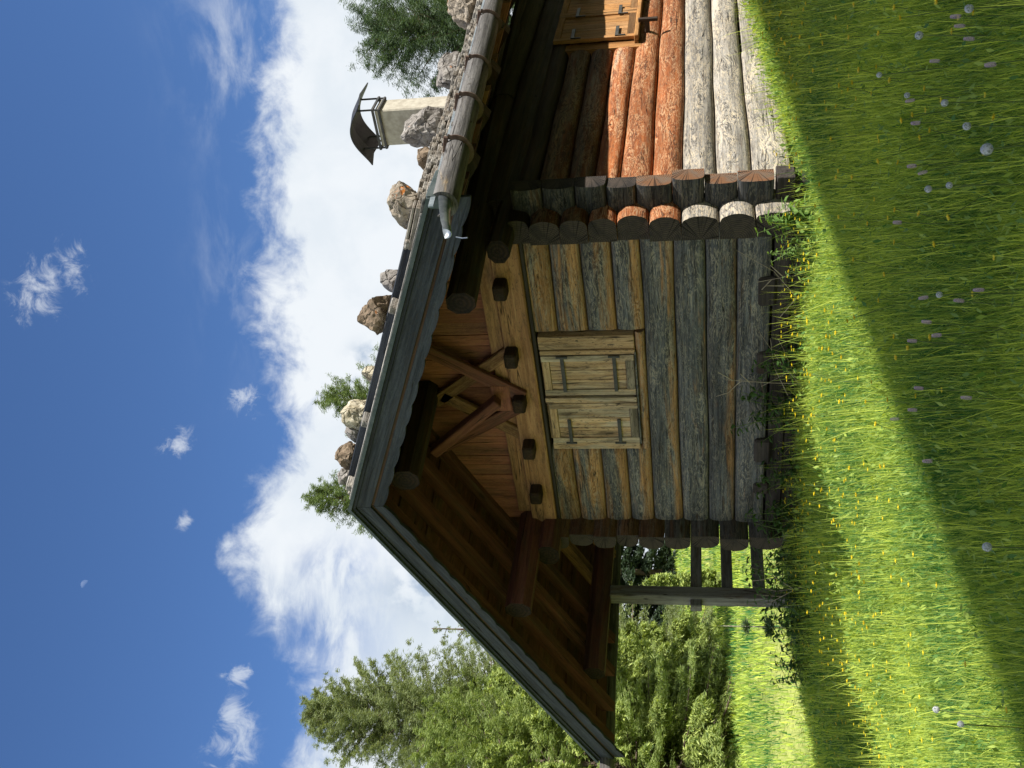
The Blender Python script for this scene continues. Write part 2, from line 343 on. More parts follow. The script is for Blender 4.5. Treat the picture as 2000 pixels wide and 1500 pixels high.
# ------------------------------------------------------------------ terrain
CP = np.array([(3.9, .7, -.10), (3.7, 2, 0), (3.5, 4, .08), (3.8, 0, -.14), (4.1, -1.7, -.22), (4.45, -3, -.37), (4.35, -3.9, -.46), (4.15, -4.5, -.5), (4.1, -5, -.52),
    (2.6, -.4, -.17), (1.4, -1.0, -.27), (1.15, -1.83, -.33), (.6, -2.1, -.48), (.2, -2.3, -.66), (-.5, -2.3, -.86), (-1.0, -1.0, -.55), (-1.99, 0, -.32), (-3.32, 0, -.53), (-4.3, 0, -.71), (-5, 1, -.86),
    (0, -.5, -.32), (-1.2, .3, -.26), (5.5, -3.3, -.55), (5, -4.1, -.58), (3.5, -4.9, -.60), (2, -4, -.68), (7.5, -7, -.95), (1, -3.2, -.74), (6, 0, -.12), (6, 4, .1), (3.5, 8, .25), (0, 8, .1), (-2, 4, -.45), (8, -2, -.4), (7, 8, .4),
    (-2, -4, -1.0), (2, -8, -1.1), (-5, -3, -1.2), (10, -5, -.7), (2.4, -2.6, -.42)])
def tps_fit(P):
    n = len(P); d2 = ((P[:, None, :2]-P[None, :, :2])**2).sum(-1); Kk = np.where(d2 > 0, .5*d2*np.log(d2+1e-12), 0)+np.eye(n)*.3
    Q = np.c_[np.ones(n), P[:, :2]]; A = np.block([[Kk, Q], [Q.T, np.zeros((3, 3))]])
    return np.linalg.solve(A, np.r_[P[:, 2], 0, 0, 0])
TW = tps_fit(CP)
def ground(x, y, canopy=False):
    x = np.atleast_1d(np.asarray(x, float)); y = np.atleast_1d(np.asarray(y, float)); out = np.empty(len(x))
    for a in range(0, len(x), 40000):
        xs, ys = x[a:a+40000], y[a:a+40000]
        d2 = (xs[:, None]-CP[None, :, 0])**2+(ys[:, None]-CP[None, :, 1])**2
        near = (.5*d2*np.log(d2+1e-12))@TW[:-3]+TW[-3]+TW[-2]*xs+TW[-1]*ys-.17
        d = np.hypot(xs-7.5, ys+7.2); far = -1.55+.075*np.clip(d-8, 0, 60)+.03*np.clip(d-68, 0, 300)+.12*np.sin(xs*.11+1)*np.sin(ys*.09)
        t = np.clip((np.hypot(xs-2, ys-1)-7)/6, 0, 1); t = t*t*(3-2*t)
        out[a:a+40000] = near*(1-t)+far*t
    return out+(.2 if canopy else 0)
g1 = np.arange(-12, 14.01, .22); g2 = np.geomspace(.5, 420, 42)
gx = np.r_[-12-g2[::-1], g1, 14+g2]; gy = gx.copy()
XX, YY = np.meshgrid(gx, gy); ZZ = ground(XX.ravel(), YY.ravel())
n = len(gx); I = np.arange((n-1)*n).reshape(n-1, n)[:, :-1].ravel()
def raw_mesh(name, V, F, mat, tn=None, smooth=True):
    V = np.ascontiguousarray(V, np.float32); F = np.ascontiguousarray(F, np.int32); nf, kk = F.shape
    me = bpy.data.meshes.new(name); me.vertices.add(len(V)); me.vertices.foreach_set('co', V.ravel())
    me.loops.add(nf*kk); me.loops.foreach_set('vertex_index', F.ravel())
    me.polygons.add(nf); me.polygons.foreach_set('loop_start', np.arange(0, nf*kk, kk, dtype=np.int32)); me.polygons.foreach_set('loop_total', np.full(nf, kk, np.int32))
    me.polygons.foreach_set('use_smooth', np.full(nf, smooth))
    me.materials.append(mat)
    if tn is not None: a = me.attributes.new('tn', 'FLOAT', 'POINT'); a.data.foreach_set('value', np.ascontiguousarray(tn, np.float32))
    me.update(calc_edges=True); return me
def link(name, me, loc=(0, 0, 0), parent=None):
    o = bpy.data.objects.new(name, me); col.objects.link(o); o.location = loc
    if parent: o.parent = parent
    return o
tag(link('ground', raw_mesh('ground', np.c_[XX.ravel(), YY.ravel(), ZZ], np.c_[I, I+1, I+n+1, I+n], GROUND)), kind='structure')

# ------------------------------------------------------------------ the log cabin
W = 3.4; LEN = 8.0
cabin = thing('log_cabin', (1.7, 4, -.2), 'weathered log cabin with stone weighted shake roof and wooden shutters in the meadow', 'cabin')
def dlog(mb, p0, p1, out, h, bulge, thick, wt_lo, wt_hi, cut0=False, cut1=False, tn=None, seed=None, mi=0, cap=1, taper=0.0, square=False, sz=None):
    """half-round wall log: flat inside, round outside; wt runs from the underside value to the upper-side value"""
    p0 = np.array(p0, float); p1 = np.array(p1, float); L = np.linalg.norm(p1-p0); ax = (p1-p0)/L; out = np.array(out, float)
    ns = max(6, int(L/.07)); s = np.linspace(0, L, ns+1)
    if cut0: s = np.unique(np.r_[s, [.004, .012, .025, .045]])
    if cut1: s = np.unique(np.r_[s, L-np.array([.004, .012, .025, .045])])
    r = random.Random(seed) if seed is not None else random
    ph = [r.random()*6.28 for _ in range(6)]
    t = np.linspace(-np.pi/2, np.pi/2, 15)
    V = []; G = []; Wt = []; TN = []; tnv = r.random() if tn is None else tn
    for si in s:
        q = 1+.035*math.sin(1.9*si+ph[0])+.025*math.sin(4.7*si+ph[1])+.012*math.sin(11*si+ph[2])+taper*(si/L-.5)
        for fl, dd in ((cut0, si), (cut1, L-si)):
            if fl and dd < .07: q *= math.sqrt(max(.02, 1-(1-dd/.07)**2))
        zz = .5*h*np.sin(t)*.985; nb = bulge*q*np.cos(t)**(.25 if square else .5)
        nb = nb*(1+.02*np.sin(5*t+ph[3]+2*si)+.012*np.sin(9*t+7*si+ph[4]))
        nn = np.r_[-thick, nb, -thick]; z2 = np.r_[zz[0], zz, zz[-1]]
        if sz is not None:
            a_ = float((p0+ax*si)@np.abs(ax)); wv_ = [.0045*math.sin(1.5*a_+q_)+.003*math.sin(3.9*a_+2*q_) for q_ in sz]; u_ = (z2/h+.5)
            z2 = z2+u_*wv_[1]+(1-u_)*wv_[0]
        V.append(p0+ax*si+np.outer(nn, out)+np.outer(z2, [0, 0, 1]))
        G.append(np.c_[np.full(17, si), np.r_[-.05, t*h*.6, .05+h], np.zeros(17)])
        up = (np.r_[-1, np.sin(t), 1]+1)/2
        Wt.append(wt_lo+(wt_hi-wt_lo)*np.clip((up-.12)/.5, 0, 1))
        hd = abs(out[1]) > .5 and out[1] < 0 and (p0+ax*si)[0] > 3.40
        if hd: Wt[-1] = Wt[-1]+.75
        TN.append(np.full(17, -.75 if hd else tnv))
    m = len(s); V = np.vstack(V); F = []
    for i in range(m-1):
        for j in range(16): a = i*17+j; F.append([a, a+17, a+18, a+1])
        F.append([i*17+16, i*17+33, i*17+17, i*17])
    if np.dot(np.cross(ax, out), [0, 0, 1]) < 0: F = [f[::-1] for f in F]
    mb.add(V, F, mi, gc=np.vstack(G), wt=np.concatenate(Wt), tn=np.concatenate(TN), smooth=True)
    for i in (0, m-1):
        P = V[i*17:(i+1)*17]; c = (P[0]+P[16])/2; e = P-c
        mb.add(P, [list(range(17)) if i == 0 else list(range(17))[::-1]], cap, gc=np.c_[e@out*6, e[:, 2]*6, np.zeros(17)], tn=tnv, raw=True)
ZG = [.0, .27, .513, .768, 1.035, 1.262, 1.51, 1.77, 2.02]                       # seams of the gable wall
ZS = [-.17, .145, .418, .69, .94, 1.19, 1.405, 1.63, 1.87, 2.06, 2.30, 2.54]     # seams of the long walls
wg = [(.95, .95), (.6, 1.05), (.85, 1.1), (.35, 1.05), (.0, .95), (.12, .75), (.1, .7), (-.05, .5)]
for i in range(8):
    z = (ZG[i]+ZG[i+1])/2; h = ZG[i+1]-ZG[i]; pr = .315+random.uniform(-.025, .03)
    segs = [(-.02, 3.4+pr, False, False)] if i < 4 else [(-.02, .985, False, True), (2.315, 3.4+pr, True, False)]
    if i == 3: segs = [(-.02, 3.4+pr, False, False)]
    if i == 4: mb = MB(); dlog(mb, (.98, 0, 1.077), (2.32, 0, 1.077), (0, -1, 0), .085, .07, .09, -.2, .3, seed=77); mb.build('wall_log', [GABLE, ENDL], cabin)
    for (a, b, c0, c1) in segs:
        mb = MB()
        if i == 0: dlog(mb, (a, 0, z), (b, 0, z), (0, -1, 0), h, .085, .09, *wg[0], seed=100, square=True, tn=.55)
        else: dlog(mb, (a, 0, z), (b, 0, z), (0, -1, 0), h, .074, .09, *wg[i], cut0=c0, cut1=c1, seed=100+i, taper=random.uniform(-.15, .15), sz=(i*1.7, (i+1)*1.7))
        mb.build('wall_log', [GABLE, ENDW if i > 3 else ENDL], cabin)
    mb = MB(); dlog(mb, (-.3, LEN, z), (3.7, LEN, z), (0, 1, 0), h, .105, .09, .5, .9); mb.build('wall_log', [GABLE, ENDW], cabin)
ws = [(1, 1), (1, 1), (1, 1), (-.25, .12), (-.35, .0), (-.05, .32), (.1, .6), (.2, .7), (-.2, .2), (-.2, .2), (-.2, .2)]
for i in range(11):
    z = (ZS[i]+ZS[i+1])/2; h = ZS[i+1]-ZS[i]; p = -.245+random.uniform(-.03, .02)
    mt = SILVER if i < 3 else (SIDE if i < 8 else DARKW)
    if i in (5, 6, 7): segs = [(p, 3.22, False, True), (4.98, LEN+.3, True, False)]
    elif i == 0: segs = [(p, 2.9, False, False)]
    elif i == 9: segs = [(.12, LEN+.3, False, False)]
    elif i == 10: segs = [(2.2, LEN+.3, False, False)]
    else: segs = [(p, LEN+.3, False, False)]
    for (a, b, c0, c1) in segs:
        mb = MB(); dlog(mb, (3.42, a, z), (3.42, b, z), (1, 0, 0), h, .12 if i else .11, .09, *ws[i], cut0=c0, cut1=c1, seed=200+i, square=(i == 0), tn=random.uniform(.3, 1) if i < 6 else -.6, sz=(i*2.3+1, (i+1)*2.3+1))  # upper logs' dark timber and tone paint in the shade under the eave
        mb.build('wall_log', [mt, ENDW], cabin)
    if i > 8: continue
    mb = MB(); dlog(mb, (-.0, -.30+random.uniform(-.02, .03), z), (-.0, LEN+.3, z), (-1, 0, 0), h, .135, .03, .1+.55*(i < 4), .3+.55*(i < 4), seed=300+i); mb.build('wall_log', [HEAD, ENDW], cabin)
# sill beams, joist ends, footing
mb = MB(); mb.box((-.15, -.07, -.15), (3.72, .12, -.015), wt=.95, tn=.3); mb.build('sill_beam', DARKW, cabin)
mb = MB(); mb.box((-.12, -.04, -.31), (3.66, .14, -.155), wt=.95, tn=.2); mb.build('sill_beam', DARKW, cabin)
mb = MB(); mb.box((3.36, 2.93, -.12), (3.5, LEN, .13), wt=1, tn=.6); mb.build('sill_beam', SILVER, cabin)
mb = MB(); mb.box((3.3, 0, -.4), (3.44, LEN, -.1), wt=1, tn=.2); mb.build('sill_beam', DARKW, cabin)
for (xa, xb, dy) in [(2.57, 2.85, -.105), (1.86, 2.1, -.1), (.84, 1.12, -.125), (.42, .56, -.11)]:
    mb = MB(); mb.box((xa, dy, -.04), (xb, .1, .105), ch=.02, wt=.9, tn=.25); mb.build('joist_end', [DARKW], cabin)
for (xa, xb) in [(-.2, .42), (.45, .98), (1.0, 1.7), (1.74, 2.5), (2.53, 3.3)]:
    mb = MB(); mb.box((xa, -.02, -.75), (xb, .3, -.315), ch=.025); mb.build('foundation_stone', CONC, cabin)
mb = MB(); mb.box((3.2, .3, -.9), (3.4, LEN, -.41)); mb.box((.02, .3, -.9), (.2, LEN, -.2)); mb.box((.2, LEN-.2, -.9), (3.2, LEN, -.05)); mb.build('foundation_wall', CONC, cabin)
# roof geometry
BY = -1.4; RX, RZ = 1.59, 3.45
def rtop(x, y): return RZ-(.4175*(x-RX) if x >= RX else .49*(RX-x))+.05*(y-BY)
def rp(x, y, dz): return np.array([x, y, rtop(x, y)+dz])
YB = 9.2
mb = MB()
for (xa, xb, nstr) in [(RX+.005, 4.42, 15), (-2.02, RX-.005, 20)]:
    xs = np.linspace(xa, xb, nstr+1)
    for a, b in zip(xs[:-1], xs[1:]):
        dz = random.uniform(-.006, .006)
        y0 = BY+.03+random.uniform(0, .02); p = [rp(a+.004, y0, -.10+dz), rp(b-.004, y0, -.10+dz), rp(b-.004, y0, -.075+dz), rp(a+.004, y0, -.075+dz)]
        q = [rp(a+.004, YB, -.10+dz), rp(b-.004, YB, -.10+dz), rp(b-.004, YB, -.075+dz), rp(a+.004, YB, -.075+dz)]
        V = np.array(p+q); g = np.c_[V[:, 1], V[:, 0], V[:, 2]]
        mb.add(V, [[0, 1, 2, 3], [7, 6, 5, 4], [0, 4, 5, 1], [1, 5, 6, 2], [2, 6, 7, 3], [3, 7, 4, 0]], gc=g, wt=.3)
roof = mb.build('roof', RED, cabin)
# split shakes: courses of rough overlapping slabs, thick at the eaves
mb = MB()
def shake(xc, y0, wdt, ln, th, sgn, lift):
    sl = -.4175 if sgn > 0 else .49
    c = rp(xc, y0+wdt/2, lift); d = np.array([1, 0, sl]); d /= np.linalg.norm(d); d = d*sgn if True else d
    u = np.cross(d, [0, 1, 0]); u = u if u[2] > 0 else -u
    tl = random.uniform(-.02, .05); d2 = d+u*(tl); d2 /= np.linalg.norm(d2)
    mb.obox(c, [d2*ln/2, np.array([0, 1, .05])*wdt/2*.96, u*th/2], ch=.004, wt=random.random(), tn=random.random())
for sgn, x0, x1 in ((1, RX, 4.36), (-1, RX, -1.98)):
    ncourse = 9
    for cidx in range(ncourse):
        xc = x0+(x1-x0)*(cidx+.5)/ncourse; y = BY+.06
        while y < YB:
            wdt = random.uniform(.09, .2)
            if y < 5 or cidx % 2 == 0: shake(xc, y, wdt, abs(x1-x0)/ncourse*1.5, random.uniform(.018, .03), sgn, -.03+random.uniform(0, .02))
            y += wdt
y = BY+.02
while y < YB:                                                    # ragged stacked edge along the right eave
    wdt = random.uniform(.03, .085)
    for lay in range(6):
        if random.random() < .93: shake(4.30+random.uniform(-.025, .05)-lay*.028, y+random.uniform(-.02, .02), wdt*1.3, .34, random.uniform(.016, .034), 1, -.06+lay*.027+random.uniform(-.008, .01))
    y += wdt
mb.build('shake_covering', SHAKE, roof)
def slopeboard(name, mat, xa, xb, y0, y1, d0, d1, scal=0.0, n=1, wt=.8, tn=.5, parent=None):
    """board in the plane of the gable that follows the slope; d0 and d1 are below the roof top; scal cuts a wavy lower edge"""
    xs = np.linspace(xa, xb, n+1); top = [rp(x, y0, -d0) for x in xs]; bot = []
    for x in xs:
        s_ = abs(x-RX)*1.08/.235; f = s_-math.floor(s_)
        bot.append(rp(x, y0, -d1+(scal*(1-math.sin(math.pi*min(1, f*1.0))**.55) if scal else 0)))
    for b in top+bot: b[2] -= .05*(y0-BY)
    V = np.array(top+bot); e = np.array([0, y1-y0, 0]); V2 = V+e; N = n+1
    F = []
    for i in range(n):
        F += [[i, i+1, N+i+1, N+i], [2*N+i+1, 2*N+i, 3*N+i, 3*N+i+1], [i+1, i, 2*N+i, 2*N+i+1], [N+i, N+i+1, 3*N+i+1, 3*N+i]]
    F += [[0, N, 3*N, 2*N], [n, 2*N+n, 3*N+n, N+n]]
    AV = np.vstack([V, V2]); s = np.abs(AV[:, 0]-RX)*1.08
    gcv = np.c_[s, AV[:, 2]-np.array([rtop(x, BY) for x in AV[:, 0]]), AV[:, 1]]
    return MB().add(AV, F, gc=gcv, wt=wt, tn=tn).build(name, mat, parent)
for xa, xb in ((RX, 4.45), (RX, -2.05)):
    sg = 1 if xb > xa else -1; nn = int(abs(xb-xa)/.0147)
    slopeboard('edge_strip', FLASH, xa, xb, BY-.075, BY+.0, -.01, .02, wt=.9, tn=.2, parent=roof)
    slopeboard('edge_strip', BARGE, xa+sg*.001, xb, BY-.052, BY+.002, .022, .05, wt=.6, tn=.0, parent=roof)
    slopeboard('barge_board', BARGE, xa+sg*.0015, xb-sg*.01, BY-.035, BY, .052, .177, wt=.9, tn=.55, parent=roof)
    slopeboard('barge_batten', DARKW, xa+sg*.002, xb-sg*.02, BY-.012, BY+.02, .178, .206, wt=.2, tn=.8, parent=roof)
    slopeboard('scalloped_board', BARGE, xa+sg*.0025, xb-sg*.03, BY-.02, BY+.01, .202, .298, scal=.021, n=nn, wt=.9, tn=.6, parent=roof)
    for yr, ww in ((BY+.06, .11), (-.95, .11), (-.52, .11), (-.09, .11), (.5, .11), (1.15, .11), (1.8, .11), (2.5, .11), (3.2, .11), (4, .11), (4.8, .11), (5.6, .11), (6.4, .11), (7.2, .11), (8, .11), (8.9, .11)):
        slopeboard('rafter', RED if yr < .3 else HONEY, xa+sg*.003, xb-sg*.12 if sg < 0 else 4.3, yr, yr+ww, .105-.05*(yr-BY), .235-.05*(yr-BY), wt=.3, tn=random.uniform(.2, .9), parent=roof)
# edge planks and weight poles on the roof
def onroof(name, mat, pts, wd, ht, dz, **kw):
    P = [rp(x, y, dz) for x, y in pts]; return MB().beam(P[0], P[1], wd, ht, up=(.38 if pts[0][0] > RX else -.4, 0, 1), **kw).build(name, mat, roof)
onroof('edge_plank', BARGE, [(RX+.1, BY+.16), (4.25, BY+.16)], .05, .07, .055, wt=.6, tn=.3)
onroof('edge_plank', SHAKE, [(RX+.05, BY+.05), (4.3, BY+.05)], .10, .028, .012, wt=.9, tn=.9)
onroof('edge_plank', SHAKE, [(RX-.05, BY+.1), (-1.9, BY+.1)], .10, .028, .012, wt=.9, tn=.5)
for x in (1.75, 2.45, 3.52, 4.05): onroof('weight_pole', SHAKE, [(x, BY+.02), (x, 8.8)], .07, .075, .045, wt=.6, tn=.5)
for x in (.9, -.4, -1.5): onroof('weight_pole', SHAKE, [(x, BY+.02), (x, 8.8)], .07, .075, .045, wt=.6, tn=.5)
# purlins, plates and consoles
def oct_beam(name, mat, x, z, y0, y1, w_, h_, tilt=.0, **kw):
    a = .28; pr = [(-w_/2, -h_/2+a*h_), (-w_/2+a*w_, -h_/2), (w_/2-a*w_, -h_/2), (w_/2, -h_/2+a*h_), (w_/2, h_/2-a*h_), (w_/2-a*w_, h_/2), (-w_/2+a*w_, h_/2), (-w_/2, h_/2-a*h_)]
    n_ = 14; ys = np.linspace(y0, y1, n_)
    return MB().sweep([(x, yy, z+tilt*(yy-y0)) for yy in ys], pr, smooth=False, capm=1, **kw).build(name, [mat, ENDD], cabin)
oct_beam('purlin', DARKW, 1.69, 3.0, -1.22, LEN+.9, .21, .23, tilt=.05, wt=.4, tn=.1)
oct_beam('purlin', DARKW, 3.44, 2.25, -1.19, LEN+.9, .18, .21, tilt=.05, wt=.4, tn=.2)
oct_beam('purlin', RED, -.0, 2.26, -1.2, LEN+.9, .2, .24, wt=.3, tn=.25)
oct_beam('console_log', DARKW, 3.43, 2.08, -.5, LEN+.5, .2, .17, wt=.5, tn=.2)
oct_beam('console_log', RED, -.03, 2.06, -.5, LEN+.5, .25, .22, wt=.35, tn=.5)
oct_beam('porch_beam', RED, -1.4, 1.69, -.87, LEN+.9, .19, .22, wt=.4, tn=.35)
# tie beam, gable boards, joist ends
mb = MB(); mb.box((.02, -.13, 2.0), (3.3, .05, 2.245), ch=.012, wt=.12, tn=.75); mb.build('tie_beam', HONEY, cabin)
mb = MB(); mb.box((.15, -.085, 2.249), (3.3, .05, 2.38), ch=.01, wt=.3, tn=.4); mb.build('tie_beam', HONEY, cabin)
mb = MB(); mb.box((.05, -.095, 1.965), (3.35, .05, 1.996), ch=.005, wt=.9, tn=.0); mb.build('shadow_board', DARKW, cabin)
mb = MB(); x = .0
while x < 3.42:
    wdt = random.uniform(.11, .17); b = min(3.42, x+wdt); yb = -.02+random.uniform(-.004, .004)
    za, zb = rtop(x, 0)-.12, rtop(b, 0)-.12
    if max(za, zb) > 2.4:
        poly = [(x+.002, yb, 2.3), (b-.002, yb, 2.3), (b-.002, yb, max(2.3, zb)), (x+.002, yb, max(2.3, za))]
        if x < RX < b: poly.insert(3, (RX, yb, rtop(RX, 0)-.12))
        P = np.array(poly+poly); mb.prism(poly, (0, .05, 0), gc=np.c_[P[:, 2], P[:, 0], P[:, 1]], wt=random.uniform(0, .6), tn=random.uniform(.3, 1))
    x = b
mb.build('gable_boarding', BOARD, cabin)
for x, z in ((2.88, 2.18), (2.17, 2.18), (1.66, 2.17), (1.09, 2.15), (.5, 2.15)):
    mb = MB(); mb.box((x-.075, -.27, z-.055), (x+.075, .0, z+.055), ch=.022, wt=.2, tn=-.9); mb.build('joist_end', DARKW, cabin)
def brace(a, b, y, mat, wd=.12, th=.045, **kw):
    MB().beam((a[0], y, a[1]), (b[0], y, b[1]), wd, th, up=(0, 1, 0), ch=.006, **kw).build('brace', mat, cabin)
brace((2.26, 2.97), (1.70, 2.13), -.15, RED, wt=.3, tn=1.0); brace((1.60, 2.98), (2.18, 2.2), -.10, HONEY, wt=.5, tn=.1)
brace((1.02, 3.08), (1.58, 2.18), -.15, RED, wt=.3, tn=.9); brace((1.68, 2.90), (1.14, 2.13), -.10, HONEY, wt=.4, tn=.2)
MB().beam((1.27, -.42, 2.99), (1.76, -.28, 2.34), .09, .12, up=(0, 1, 0), wt=.1, tn=1.0).build('brace', RED, cabin)
MB().box((1.55, -.18, 2.25), (1.84, -.13, 2.42), wt=.2, tn=.7).build('brace_block', BOARD, cabin)
# porch on the left
for (y0) in (.15, 3.3, 6.6):
    MB().box((-1.475, y0-.06, -.75), (-1.325, y0+.09, 1.585), ch=.012, wt=.75, tn=.5).build('porch_post', POSTW, cabin)
for (za, zb, t_) in ((.60, .72, .4), (.27, .39, .6), (-.07, .06, .5)):
    MB().box((-1.46, .0 if za > .5 else .24, za), (-1.36, 6.9, zb), ch=.01, wt=.8, tn=t_).build('porch_rail', POSTW, cabin)
MB().box((-1.3, .6, -.35), (-.2, 7.9, -.25), wt=.8).build('porch_floor', POSTW, cabin)
# gutter log with iron straps along the right eave
def gutter(x, y0, y1, z0, tilt, r, name='gutter', fresh=1.0):
    n_ = 40; a = np.linspace(R_(148), R_(392), 15); ai = np.linspace(R_(380), R_(160), 9)
    pr = np.r_[np.c_[np.cos(a)*r, np.sin(a)*r*1.02], np.c_[np.cos(ai)*r*.62, np.sin(ai)*r*.6]]
    ys = np.linspace(y0, y1, n_); P = [(x, yy, z0+tilt*(yy-y0)) for yy in ys]
    rad = 1+.05*np.sin(ys*2.3)+.03*np.sin(ys*5.1+1)
    mb = MB(); wtv = np.ones((n_, len(pr)))*.9
    wtv[ys < -.2, :6] = .35; mb.sweep(P, pr, rad=rad, wt=.85, tn=.8)
    mb.wt[0] = (.85-fresh*.9*np.clip((-.4-np.repeat(ys, len(pr)))/1.2, 0, 1)*np.tile(np.r_[np.zeros(10), np.ones(len(pr)-10)], n_)); return mb.build(name, GUT, roof)
gut = gutter(4.47, -1.6, 8.8, 2.125, .0635, .093); ROOTLOC[gut.name] = ROOTLOC[gut.name]
gutter(-2.1, -1.66, 8.8, 1.58, .03, .09, fresh=0)
for yy in (-.87, -.17, .53, 1.52, 2.4, 3.3, 4.2, 5.1, 6.0):
    z0 = 2.125+.0635*(yy+1.6); a = np.linspace(R_(150), R_(372), 20)
    P = [(4.47+.105*math.cos(t), yy, z0+.107*math.sin(t)) for t in a]
    P = [(4.40, yy-.01, z0+.10), (4.385, yy, z0+.06)]+P+[(4.585, yy, z0+.045)]
    mb = MB().sweep(P, [(-.016, -.004), (.016, -.004), (.016, .004), (-.016, .004)], up=(0, 1, 0), smooth=False)
    mb.beam((4.38, yy-.01, z0+.10), (4.585, yy-.01, z0+.05), .022, .03)
    mb.build('gutter_strap', RUST, roof)
MB().beam((4.45, -1.58, 2.212), (4.45, 8.8, 2.212+.0635*10.38), .012, .034, wt=.5).build('drip_strip', STRIP, roof)
MB().box((4.36, -1.46, 2.13), (4.47, -1.12, 2.27), ch=.01).build('flashing_end', FLASH, roof)
mb = MB()                                                       # bent sheet spout at the gutter's mouth
a = np.linspace(math.pi*.98, 2*math.pi*1.01, 11)
V = []; 
for (yy, r, dz, sq) in ((-1.40, .066, .0, 1), (-1.62, .07, -.0, 1), (-1.72, .06, -.02, .9), (-1.86, .052, -.055, .85), (-1.95, .045, -.085, .8)):
    for t in a: V.append((4.47+r*math.cos(t)*sq, yy, 2.135+dz+r*math.sin(t)))
for (yy, r, dz, sq) in ((-1.95, .041, -.085, .8), (-1.86, .048, -.055, .85), (-1.72, .056, -.02, .9), (-1.62, .066, -.0, 1), (-1.40, .062, .0, 1)):
    for t in a: V.append((4.47+r*math.cos(t)*sq, yy, 2.137+dz+r*math.sin(t)))
F = [[i*11+j, i*11+j+1, (i+1)*11+j+1, (i+1)*11+j] for i in range(9) for j in range(10)]
mb.add(V, F, smooth=True); mb.tube([(4.45, -1.96, 1.98), (4.47, -2.01, 1.93), (4.49, -2.04, 1.89)], .004); mb.build('gutter_spout', ZINC, roof)
for yy in (-.65, .12, .95, 1.85, 2.75, 3.65, 4.5):                # shaped rafter tails below the right eave
    poly = [(3.55, yy, rtop(3.55, yy)-.12), (4.33, yy, rtop(4.33, yy)-.12), (4.33, yy, rtop(4.33, yy)-.19), (4.24, yy, rtop(4.24, yy)-.29), (4.12, yy, rtop(4.12, yy)-.25), (3.55, yy, rtop(3.55, yy)-.27)]
    MB().prism(poly, (0, .13, 0), wt=.5, tn=.2).build('rafter_tail', DARKW, roof)
# chimney
ch = MB(); ch.box((2.375, 3.85, 2.7), (2.825, 4.15, 4.30), ch=.015); ch = ch.build('chimney', PLASTER, cabin); ch.location += Vector((-.10, 0, -.06))
mb = MB()
for (za, zb, e) in ((4.275, 4.30, .028), (4.345, 4.375, .034)):
    for (lo, hi) in (((2.375-e, 3.85-e, za), (2.825+e, 3.85-e+.02, zb)), ((2.375-e, 4.15+e-.02, za), (2.825+e, 4.15+e, zb)), ((2.375-e, 3.87-e, za), (2.395-e, 4.13+e, zb)), ((2.805+e, 3.87-e, za), (2.825+e, 4.13+e, zb))): mb.box(lo, hi, ch=.003)
mb.build('chimney_collar', IRON, ch)
mb = MB(); mb.box((2.37, 3.845, 4.302), (2.83, 4.155, 4.345), ch=.012); mb.build('chimney_crown', PLASTER, ch)
def capz(u): return 4.47+.21*math.cos(u*1.5708)+.03*abs(u)**6
us = np.linspace(-1, 1, 25); V = []; cx = 2.6
for th in (0, .014):
    for yy in (3.68, 4.0, 4.32):
        for u_ in us: V.append((cx+u_*.38, yy+.0, capz(u_)+th+.015*(yy == 4.0)-.05*(yy < 3.9)))
F = []; q = 25
for s_ in (0, 1):
    for r_ in range(2):
        for j in range(24):
            b = s_*75+r_*25+j; f = [b, b+1, b+26, b+25]; F.append(f if s_ else f[::-1])
for r_ in (0, 2):
    for j in range(24): b = r_*25+j; F.append([b, b+1, b+76, b+75])
for j in (0, 24):
    for r_ in range(2): b = r_*25+j; F.append([b, b+25, b+100, b+75])
MB().add(V, F, smooth=False).build('rain_cap', SOOT, ch)
for (x, y) in ((2.36, 3.84), (2.84, 3.84), (2.36, 4.16), (2.84, 4.16)):
    MB().tube([(x, y, 4.27), (x, y, capz((x-cx)/.38))], .012, n=6).build('cap_leg', IRON, ch)
# gable window: jamb boards, two shutters, straps
mb = MB()
mb.box((.985, -.075, 1.13), (1.065, .03, 1.94), ch=.005, wt=.5, tn=.9); mb.box((2.155, -.075, 1.125), (2.295, .03, 1.955), ch=.005, wt=.1, tn=.5)
mb.box((1.08, -.03, 1.122), (2.15, .03, 1.96), wt=.3, tn=.2); mb.box((2.105, -.09, 1.122), (2.150, -.03, 1.95), wt=.25, tn=.4); mb.box((1.578, -.115, 1.13), (1.636, -.035, 1.95), wt=.6, tn=1.0)
win = mb.build('window', SHUT, cabin)
def shutter(x0, x1, z0, z1, y, mat, axis='x', tone=.6, wtb=.5):
    """framed shutter of three boards; axis 'x' lies in the gable, 'y' in the side wall"""
    mb = MB()
    def B(a, b, za, zb, d0, d1, **kw):
        if axis == 'x': mb.box((a, y+d0, za), (b, y+d1, zb), ch=.003, **kw)
        else: mb.box((y-d1, a, za), (y-d0, b, zb), ch=.003, **kw)
    fr = .062
    B(x0, x0+fr, z0, z1, -.045, -.005, wt=wtb+.1, tn=tone); B(x1-fr, x1, z0, z1, -.045, -.005, wt=wtb+.1, tn=tone-.1)
    B(x0+fr+.001, x1-fr-.001, z1-fr*1.1, z1-.002, -.043, -.006, wt=wtb-.3, tn=tone); B(x0+fr+.001, x1-fr-.001, z0+.002, z0+fr*1.2, -.043, -.006, wt=1.3, tn=-.9)
    n_ = 3; ww = (x1-x0-2*fr)/n_
    for i in range(n_): B(x0+fr+i*ww+.002, x0+fr+(i+1)*ww-.002, z0+fr*1.2+.002, z1-fr*1.1-.002, -.030, -.012, wt=wtb+random.uniform(-.4, .3), tn=random.uniform(.4, 1))
    return mb.build('shutter', mat, win if axis == 'x' else swin)
